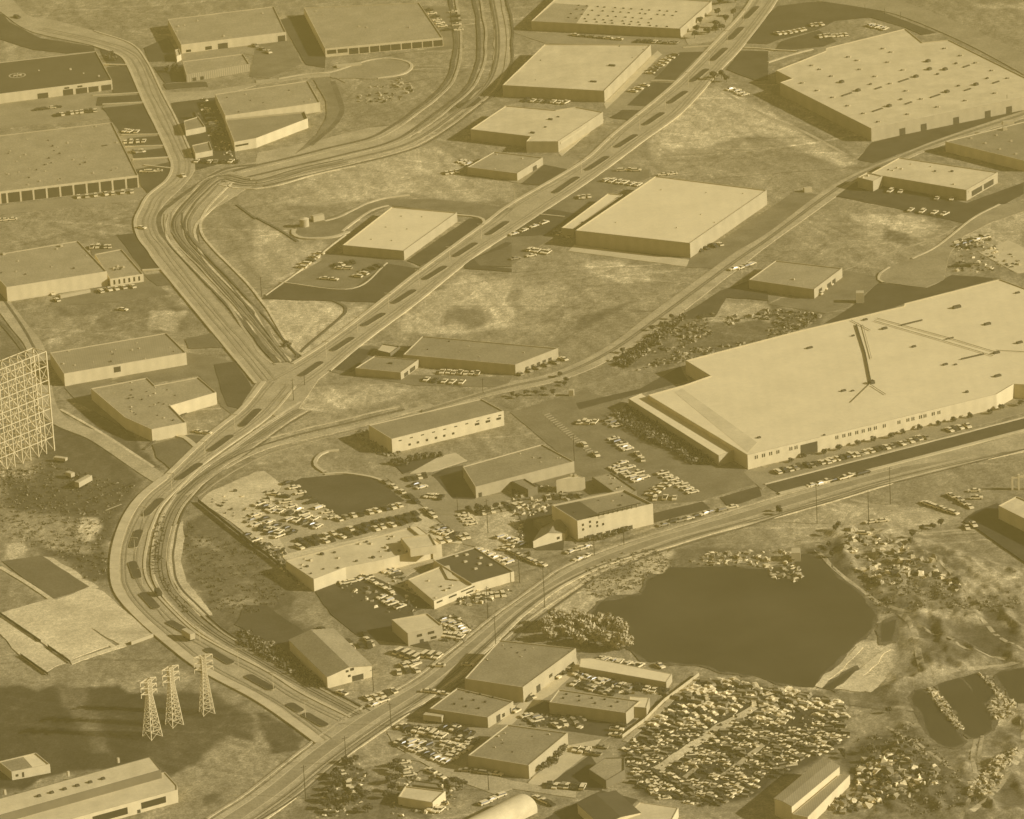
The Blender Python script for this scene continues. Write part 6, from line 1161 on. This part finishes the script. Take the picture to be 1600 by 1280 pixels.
# ------------------------------------------------------------------ trees and bushes
def crown_mesh(seed, R_, H_, n, size, flat=.8):
    rr = random.Random(seed); q = MB()
    lobes = [(rr.uniform(-.55, .55) * R_, rr.uniform(-.55, .55) * R_, H_ * rr.uniform(.45, .95), R_ * rr.uniform(.35, .62)) for _ in range(9)]
    for k in range(n):
        cx, cy, cz, cr = rr.choice(lobes); u = np.array([rr.gauss(0, 1) for _ in range(3)]); u /= np.linalg.norm(u); p = np.array((cx, cy, cz)) + u * cr * rr.uniform(.6, 1.0) * np.array((1, 1, flat))
        if p[2] < .3: continue
        a = np.array([rr.gauss(0, 1) for _ in range(3)]); a /= np.linalg.norm(a); b = np.cross(a, u); b /= np.linalg.norm(b) + 1e-6; s_ = size * rr.uniform(.6, 1.3)
        q.add([p - a * s_ - b * s_ * .6, p + a * s_ - b * s_ * .6, p + a * s_ + b * s_ * .6, p - a * s_ + b * s_ * .6], [(0, 1, 2, 3)], 0 if rr.random() < .7 else 1)
    return q
CROWN = [crown_mesh(k, 3.0, 5.6, 520, .42).mesh('crown', [M['leaf'], M['ditch']]) for k in range(3)]
PALE = [crown_mesh(k + 9, 3.4, 5.0, 620, .42).mesh('crown', [M['paleleaf'], M['dry']]) for k in range(2)]
BUSH = [crown_mesh(k + 20, 1.6, 1.9, 220, .3).mesh('foliage', [M['leaf'], M['dry']]) for k in range(3)]
def trunk_mesh():
    q = MB(); q.tube((0, 0, -.2), (.1, 0, 3.2), .28, .16); q.tube((.1, 0, 2.2), (1.4, .6, 4.4), .13, .05); q.tube((.1, 0, 2.5), (-1.3, .5, 4.5), .13, .05); q.tube((.1, 0, 2.8), (.2, -1.2, 4.8), .12, .05); return q.mesh('trunk', M['trunk'])
TRUNK = trunk_mesh(); rt = random.Random(21)
def tree(p, s_, label, group, pale=False):
    g = G(p); t = empty('tree', (g[0], g[1], level(*g)), label, 'tree', group, rt.uniform(0, 6)); t.scale = (s_ * rt.uniform(.9, 1.1), s_ * rt.uniform(.9, 1.1), s_ * rt.uniform(.85, 1.1))
    for nm, me_ in (('crown', rt.choice(PALE if pale else CROWN)), ('trunk', TRUNK)):
        o = bpy.data.objects.new(nm, me_); COL.objects.link(o); o.parent = t
def bush(p, s_, label, group):
    g = G(p); o = bpy.data.objects.new('bush', rt.choice(BUSH)); COL.objects.link(o); o.location = (g[0], g[1], level(*g)); o.rotation_euler = (0, 0, rt.uniform(0, 6)); o.scale = (s_, s_, s_ * rt.uniform(.8, 1.2)); tag(o, label, 'bush', group)
for i, (x, y, s_) in enumerate(((855, 985, 1.1), (873, 976, 1.2), (892, 984, 1.1), (905, 972, 1.0), (885, 998, 1.2), (915, 992, 1.3), (938, 985, 1.2), (958, 990, 1.2), (974, 998, 1.2), (930, 1005, 1.3), (950, 1012, 1.3), (968, 1016, 1.2), (908, 1010, 1.1), (980, 1012, .9), (862, 1000, .9))):
    tree((x, y), s_ * 1.2, 'pale crowned tree in the clump between the dark warehouse and the pond', 'pale trees by the pond', True)
for x, y in T(2, 0, (1300, 30), (1350, 20), (1395, 15), (1290, 100), (1385, 100), (1180, 150), (1280, 175), (1310, 190), (1150, 200), (1220, 215), (1140, 240), (1270, 205), (1335, 140)): tree((x, y), .75, 'dark tree scattered on the plot beside the boulevard at the head of the street', 'trees at the head of the street')
for x, y in T(2, 0, (1265, 500), (1310, 490), (1340, 510)): tree((x, y), .8, 'dark tree at the bare plot corner beside the boulevard', 'plot corner trees')
for x, y in T(1, 3, (480, 1030), (510, 1010), (530, 1060), (500, 1100), (470, 1130), (450, 1170), (560, 1050), (640, 1130), (660, 1160), (690, 1150), (620, 1180), (560, 1180), (520, 1150), (840, 1060), (880, 1050), (850, 1110), (820, 1150), (900, 1000), (880, 950), (860, 980), (440, 1220), (520, 1240), (700, 1240), (1250, 1070), (1290, 1080)): tree((x, y), .7, 'dark tree of the scattered grove at the highway corner', 'highway corner grove')
for x, y in T(1, 3, (560, 930), (600, 940), (625, 920)): tree((x, y), .55, 'small tree beside the highway gate post', 'gate trees')
for x, y in T(1, 2, (860, 340), (900, 330), (930, 350), (970, 330), (1010, 320), (1055, 310), (1110, 300), (1150, 295)): bush((x, y), 1.2, 'dark bush of the row along the two storey building drive', 'bushes along the drive')
for x, y in T(1, 2, (1330, 640), (1380, 635), (1410, 645), (1450, 640), (1500, 625), (1560, 615)): tree((x, y), .6, 'dark tree shading the rank of cars in the middle yard', 'middle yard trees')
for x, y in T(2, 2, (470, 825), (520, 815), (550, 812), (590, 805), (640, 790), (680, 775), (720, 765)): bush((x, y), 1.15, 'bush under the tall white front beside the highway', 'bushes under the tall white front')
tree(T(2, 2, (700, 772))[0], .6, 'small dark tree before the tall white front', None)
for x, y in T(2, 3, (180, 985), (215, 960), (250, 930), (290, 900), (300, 870), (270, 945), (320, 860)): bush((x, y), 1.2, 'shrub along the white wall of the square works', 'shrubs along the square works')
for k in range(15): bush((1232 + k * 26 + rt.uniform(-5, 5), 722 - k * 6.3 + rt.uniform(-1, 1)), 1.0, 'clipped bush close under the vast factory front', 'bushes along the factory front')
for x, y in T(2, 1, (650, 980), (680, 1000), (700, 960), (880, 790), (930, 770), (960, 760), (1000, 720), (690, 930), (740, 1000), (300, 1080), (340, 1110), (30, 1210), (90, 1190), (150, 1190), (260, 1190), (0, 1200), (200, 1170), (330, 1130)): tree((x, y), .5, 'scrubby tree along the railway spur bank', 'spur bank trees')
for x, y in T(3, 2, (380, 860), (420, 790), (440, 760), (400, 930), (60, 640), (70, 660), (350, 900), (900, 820), (890, 850), (1030, 745), (1080, 730), (960, 760)): tree((x, y), .55, 'low dark tree on the rough ground beyond the pond', 'rough ground trees')
for x, y in T(3, 3, (640, 870), (690, 860), (600, 880), (480, 900), (460, 870), (880, 830), (930, 900), (900, 850), (970, 970), (940, 1010), (900, 1030), (1000, 1110), (960, 1130), (1290, 1190), (760, 620)): tree((x, y), .5, 'dark tree among the scrap in the south east corner', 'south east corner trees')
for x, y in T(0, 0, (670, 370), (700, 350), (720, 380), (1090, 430), (1050, 450), (1120, 460), (1230, 740), (1340, 830), (1380, 800)): bush((x, y), 1.4, 'dark bush in the planted plots beside the west road', 'bushes beside the west road')
for x, y in T(1, 1, (210, 880), (190, 870), (180, 890)): bush((x, y), .9, 'dark bush near the tip of the triangular field', 'triangular field bushes')
def thicket(label, poly, n, seed, size=(.5, 1.3), h=2.0, name='shrubbery', mats=('leaf', 'dry')):
    w = [tuple(G(p)) for p in poly]; a = np.array(w); rr = random.Random(seed); q = MB(); c = 0; tr = 0
    while c < n and tr < n * 20:
        tr += 1; x, y = rr.uniform(a[:, 0].min(), a[:, 0].max()), rr.uniform(a[:, 1].min(), a[:, 1].max())
        if not inside1(w, x, y): continue
        hh = h * rr.uniform(.3, 1) * (fbm(np.array([x / 5]), np.array([y / 5]), seed, 2)[0] + .4); z = level(x, y); c += 1
        for _ in range(7):
            p = np.array((x + rr.gauss(0, .6), y + rr.gauss(0, .6), z + rr.uniform(.1, hh))); u, v = np.array([rr.gauss(0, 1) for _ in range(3)]), np.array([rr.gauss(0, 1) for _ in range(3)]); s_ = rr.uniform(*size) * .5
            u *= s_ / np.linalg.norm(u); v *= s_ / np.linalg.norm(v); q.add([p - u - v, p + u - v, p + u + v, p - u + v], [(0, 1, 2, 3)], 0 if rr.random() < .6 else 1)
    tag(q.build(name, [M[k] for k in mats]), label, 'shrubs', kind='stuff')
thicket('dense belt of shrubs in the shade of the long factory canopy', T(2, 2, (640, 30), (780, -40), (900, 30), (1290, 290), (1250, 340), (1100, 340), (1040, 280), (830, 190), (700, 110)), 1500, 3, (.5, 1.2), 3.0)
thicket('rough scrub bordering the railway inside the boulevard bend', T(1, 3, (-100, 100), (60, 180), (250, 300), (430, 460), (380, 470), (150, 330), (-100, 190)), 500, 4)
thicket('dark weeds along the spur bank below the field', T(2, 1, (640, 1000), (860, 830), (1000, 740), (1090, 690), (1060, 730), (880, 880), (720, 1020)), 420, 5, h=2.4)
thicket('weeds between the railway and the boulevard bend', T(0, 2, (1010, 620), (1040, 720), (1000, 860), (1010, 1010), (1080, 1140), (1180, 1270), (1150, 1270), (1040, 1140), (960, 1000), (950, 850), (985, 720)), 90, 6, (.3, .8), .5)
thicket('straggling scrub on the bank west of the pond', T(2, 2, (460, 1000), (700, 900), (980, 860), (1000, 980), (840, 1080), (700, 1150), (540, 1180), (420, 1150)), 260, 7, (.3, .8), .6, mats=('dry', 'ditch'))
thicket('weeds spread over the rough ground in the far south east', T(3, 3, (560, 780), (900, 700), (1200, 1000), (1240, 1250), (900, 1270), (700, 1100)), 220, 8, (.3, .9), .8, mats=('dry', 'ditch'))
thicket('rough scrub over the dark field below the lattice frame', T(0, 2, (0, 400), (300, 330), (560, 400), (860, 480), (700, 650), (640, 840), (700, 1040), (560, 1080), (300, 880), (0, 780)), 520, 14, (.3, .9), .8, mats=('leaf', 'dry'))
thicket('low weeds scattered on the field inside the boulevard bend', T(0, 2, (1160, 700), (1600, 880), (1800, 1180), (1600, 1270), (1330, 1270), (1150, 900)), 260, 15, (.3, .8), .6, mats=('leaf', 'ditch'))
thicket('patches of scrub on the rough ground east of the pond', T(3, 2, (560, 1040), (900, 960), (1250, 1230), (1500, 1150), (1600, 1280), (700, 1270)), 260, 9, (.3, .9), .8, mats=('dry', 'ditch'))

# ------------------------------------------------------------------ poles, pylons, the lattice frame
def pole(p, hpx, where, arm=True, r_=.16):
    g = G(p); h = hpx / 3.0; t = empty('utility_pole', (g[0], g[1], level(*g)), f'dark utility pole {where}', 'pole', 'utility poles', rnd.uniform(.3, .7)); q = MB(); q.tube((0, 0, -.2), (0, 0, h), r_ * 1.2, r_ * .8, 8); q.build('shaft', M['wood'], t)
    if arm: q = MB(); q.box((0, 0, h - .9), 2.4, .14, .16); q.build('crossarm', M['wood'], t)
for tile, b, hp, where in (((1, 3), (845, 700), 33, 'at the road crossing beside the boulevard mouth'), ((1, 3), (310, 1150), 45, 'beside the highway at the lower edge'), ((1, 3), (565, 945), 40, 'by the highway gate post'), ((1, 3), (735, 480), 32, 'before the white barn end'), ((1, 3), (1500, 212), 47, 'on the highway above the dark warehouse'), ((2, 2), (700, 850), 28, 'under the tall white front'), ((2, 2), (515, 910), 22, 'west of the tall white front'), ((2, 2), (205, 1240), 60, 'on the highway below the gabled house'), ((2, 2), (48, 1080), 34, 'at the corner of the black roofed building'),
                           ((3, 2), (307, 712), 59, 'on the verge opposite the factory lawn'), ((3, 2), (630, 720), 50, 'on the rough ground south of the highway'), ((3, 2), (765, 590), 55, 'farther along the highway verge'), ((1, 2), (1262, 660), 28, 'in the middle of the works drive'), ((1, 2), (1450, 770), 50, 'by the planted circle in the middle yard'), ((1, 1), (235, 1225), 34, 'at the boulevard junction'), ((1, 1), (305, 1130), 18, 'beside the boulevard near the junction'), ((1, 1), (35, 572), 33, 'at the corner of the big mown lawn'), ((2, 1), (390, 1600), 40, 'at the top of the factory drive'), ((1, 3), (1455, 1100), 26, 'on the side street'), ((1, 1), (1420, 1180), 24, 'in front of the long dark roofed warehouse'), ((1, 2), (1450, 1300), 45, 'on the highway by the bright roofed building')):
    pole(T(*tile, b)[0], hp, where)
for x, y in ((607, 70), (728, 92), (830, 112)): pole(T(3, 0, (x, y))[0], 12, {607: 'first along the ring road lawn', 728: 'second along the ring road lawn', 830: 'third along the ring road lawn'}[x], False, .12)
pole(T(3, 0, (1345, 735))[0], 20, 'against the pale plant flank, nearer its corner', False); pole(T(3, 0, (1495, 690))[0], 28, 'against the pale plant flank, toward the frame edge', False)
def pylon(base, top_px, label):
    """four tapering legs, bracing and three pairs of arms"""
    bl, br = np.array(G(base[0])), np.array(G(base[1])); c = (bl + br) / 2; ang = math.atan2(*(br - bl)[::-1]); hw = np.linalg.norm(br - bl) / 2; c = c + np.array((-math.sin(ang), math.cos(ang))) * hw
    H_ = top_px / 3.0; t = empty('transmission_pylon', (c[0], c[1], level(*c)), label, 'pylon', 'steel transmission pylons', ang)
    half = lambda z: hw * (1 - z / H_ * .93) if z < H_ * .72 else hw * (1 - .72 * .93)
    for sx, sy in ((-1, -1), (1, -1), (1, 1), (-1, 1)):
        q = MB(); q.bar((sx * hw, sy * hw, -.2), (sx * half(H_ * .72), sy * half(H_ * .72), H_ * .72), .3); q.bar((sx * half(H_ * .72), sy * half(H_ * .72), H_ * .72), (sx * half(H_), sy * half(H_), H_), .3); q.build('leg', M['steel'], t)
    q = MB(); z = 0; lv = [0]
    while z < H_ * .97: z += max(1.3, half(z) * 1.15); lv.append(min(z, H_))
    for z0, z1 in zip(lv[:-1], lv[1:]):
        a, b = half(z0), half(z1)
        for (x0, y0), (x1, y1) in (((-1, -1), (1, -1)), ((1, -1), (1, 1)), ((1, 1), (-1, 1)), ((-1, 1), (-1, -1))):
            q.bar((x0 * b, y0 * b, z1), (x1 * b, y1 * b, z1), .17); q.bar((x0 * a, y0 * a, z0), (x1 * b, y1 * b, z1), .15); q.bar((x1 * a, y1 * a, z0), (x0 * b, y0 * b, z1), .15)
    q.build('lattice_bracing', M['steel'], t)
    for f in (.76, .86, .965):
        q = MB(); z = H_ * f; w_ = half(H_)
        for s_ in (-1, 1):
            q.bar((s_ * w_, -w_, z), (s_ * 4.3, 0, z + .5), .28); q.bar((s_ * w_, w_, z), (s_ * 4.3, 0, z + .5), .28); q.bar((s_ * w_, 0, z + 1.2), (s_ * 4.3, 0, z + .5), .28); q.bar((s_ * 4.2, 0, z + .5), (s_ * 4.2, 0, z - 1.2), .3)
        q.build('crossarm', M['steel'], t)
pylon(((236.5, 1157), (254, 1150)), 79, 'steel transmission pylon nearest the southern field edge')
pylon(((270, 1138), (287, 1132)), 80, 'steel transmission pylon in the middle of the three')
pylon(((318, 1119), (336, 1115)), 80, 'steel transmission pylon nearest the boulevard footpath')
# slim lamps between the planted islands of the boulevard
q = MB(); q.tube((0, 0, 0), (0, 0, 8.5), .11, .07, 6); LAMP_POST = q.mesh('post', M['steel']); q = MB(); q.box((0, 0, 8.4), 2.6, .3, .18); LAMP_ARM = q.mesh('lamp_arm', M['trim']); q = MB(); q.box((0, 0, 0), .9, .45, .25); LAMP_HEAD = q.mesh('lamp_head', M['trim'])
for tile, lst in (((1, 1), ((440, 955), (635, 800), (830, 652), (1020, 505), (1212, 360), (1410, 217))), ((2, 0), ((20, 1375 - 100), (435, 1092), (625, 955), (800, 815), (960, 680), (1104, 543), (1234, 409), (1348, 278), (1448, 148))), ((0, 2), ((1470, 135), (1282, 303), (1075, 505), (900, 715), (845, 910), (890, 1105))), ((0, 3), ((1250, 180), (1490, 330))), ((1, 3), ((110, 480), (310, 650)))):
    for c in lst:
        g = G(T(*tile, c)[0]); t = empty('street_lamp', (g[0], g[1], level(*g)), 'slim double headed street lamp in a gap between the planted islands', 'street lamp', 'street lamps down the boulevard', -.35)
        for nm, me_, lc in (('post', LAMP_POST, (0, 0, 0)), ('lamp_arm', LAMP_ARM, (0, 0, 0)), ('lamp_head', LAMP_HEAD, (1.5, 0, 8.3)), ('lamp_head', LAMP_HEAD, (-1.5, 0, 8.3))):
            o = bpy.data.objects.new(nm, me_); COL.objects.link(o); o.parent = t; o.location = lc
# the tall scaffold frame on the west edge
fa, fb = np.array(G((-14, 745))), np.array(G((85, 704))); d = fb - fa; W_ = np.linalg.norm(d) * 1.0; ang = math.atan2(d[1], d[0]); H_ = 51.0
fr = empty('lattice_frame', (fa[0], fa[1], 0), 'towering steel lattice frame of many columns at the west edge', 'lattice tower', rz=ang)
ncol = 9; DEP = 9.0
for k in range(ncol):
    x = W_ * k / (ncol - 1)
    for y in (0, DEP): q = MB(); q.bar((x, y, -.3), (x, y, H_), .42 if k < ncol - 1 else .6); q.build('column', M['steel'], fr)
for j in range(1, 8):
    z = H_ * j / 7
    for y in (0, DEP): q = MB(); q.bar((-8, y, z), (W_, y, z), .36); q.build('girder', M['steel'], fr)
    q = MB()
    for k in range(ncol): q.bar((W_ * k / (ncol - 1), 0, z), (W_ * k / (ncol - 1), DEP, z), .34)
    q.build('cross_tie', M['steel'], fr)
for j in range(7):
    q = MB()
    for k in range(ncol):
        x = W_ * k / (ncol - 1); z0, z1 = H_ * j / 7, H_ * (j + 1) / 7; q.bar((x, 0, z0), (x, DEP, z1), .22)
        if k < ncol - 1 and (k + j) % 2 == 0: q.bar((x, 0, z0), (x + W_ / (ncol - 1), 0, z1), .24); q.bar((x + W_ / (ncol - 1), DEP, z0), (x, DEP, z1), .24)
    q.build('brace', M['steel'], fr)
# fences
def fence(pts, label, h=1.8, name='fence', m='wood', post=6.0):
    w = np.array([G(p) for p in pts]); t = empty(name, (w[0][0], w[0][1], 0), label, 'fence'); q = MB()
    for a, b in zip(w[:-1], w[1:]): q.bar((*(a - w[0]), h * .5), (*(b - w[0]), h * .5), .12); q.v[-8:] = [(v[0], v[1], h if v[2] > h * .5 else .1) for v in q.v[-8:]]
    q.build('rail_panel', M[m], t); q = MB(); n = 0
    for a, b in zip(w[:-1], w[1:]):
        k = max(1, int(np.linalg.norm(b - a) / post))
        for i in range(k + 1):
            p = a + (b - a) * i / k - w[0]; o = MB(); o.box((p[0], p[1], 0), .2, .2, h + .2); o.build('post', M[m], t)
fence(T(0, 2, (1240, 580), (1600, 870)) + T(1, 2, (60, 910), (170, 1000), (260, 1090)), 'dark board fence down the south west side of the works yard')
fence(T(2, 3, (690, 775), (830, 670), (950, 550), (1170, 385)), 'pale wall fence along the west side of the salvage yard', 1.6, m='trim')
fence(T(1, 2, (960, 745), (1120, 850)), 'dark coping fence beside the showroom end', 1.2)
fence(T(0, 3, (130, 260), (300, 380)), 'dark fence on the edge of the southern dirt plot', 1.2)
fence(T(0, 3, (0, 0), (255, 175)), 'dark low fence dividing the dirt plots, upper part', 1.2)
fence(T(0, 3, (300, 205), (440, 305)), 'dark low fence dividing the dirt plots, lower part', 1.2)

# ------------------------------------------------------------------ one hazy box round the camera and the scene, added to lift the blacks
HAZE = 1.15e-4
hz = MB(); hz.add([(x, y, z) for z in (-1.3, 905) for x, y in ((-9500, -4500), (9500, -4500), (9500, 14500), (-9500, 14500))], [(3, 2, 1, 0), (4, 5, 6, 7), (0, 1, 5, 4), (1, 2, 6, 5), (2, 3, 7, 6), (3, 0, 4, 7)])
hm = bpy.data.materials.new('added_haze_volume'); hm.use_nodes = True; hn, hl = hm.node_tree.nodes, hm.node_tree.links
hn.remove(hn['Principled BSDF']); pv = hn.new('ShaderNodeVolumePrincipled'); pv.inputs['Color'].default_value = (1.0, .775, .205, 1); pv.inputs['Density'].default_value = HAZE; pv.inputs['Anisotropy'].default_value = 0.0
hl.new(pv.outputs['Volume'], hn['Material Output'].inputs['Volume'])
tag(hz.build('added_haze', hm), 'thin warm hazy volume added over the whole district to lift its shadows', 'added_haze', kind='stuff')
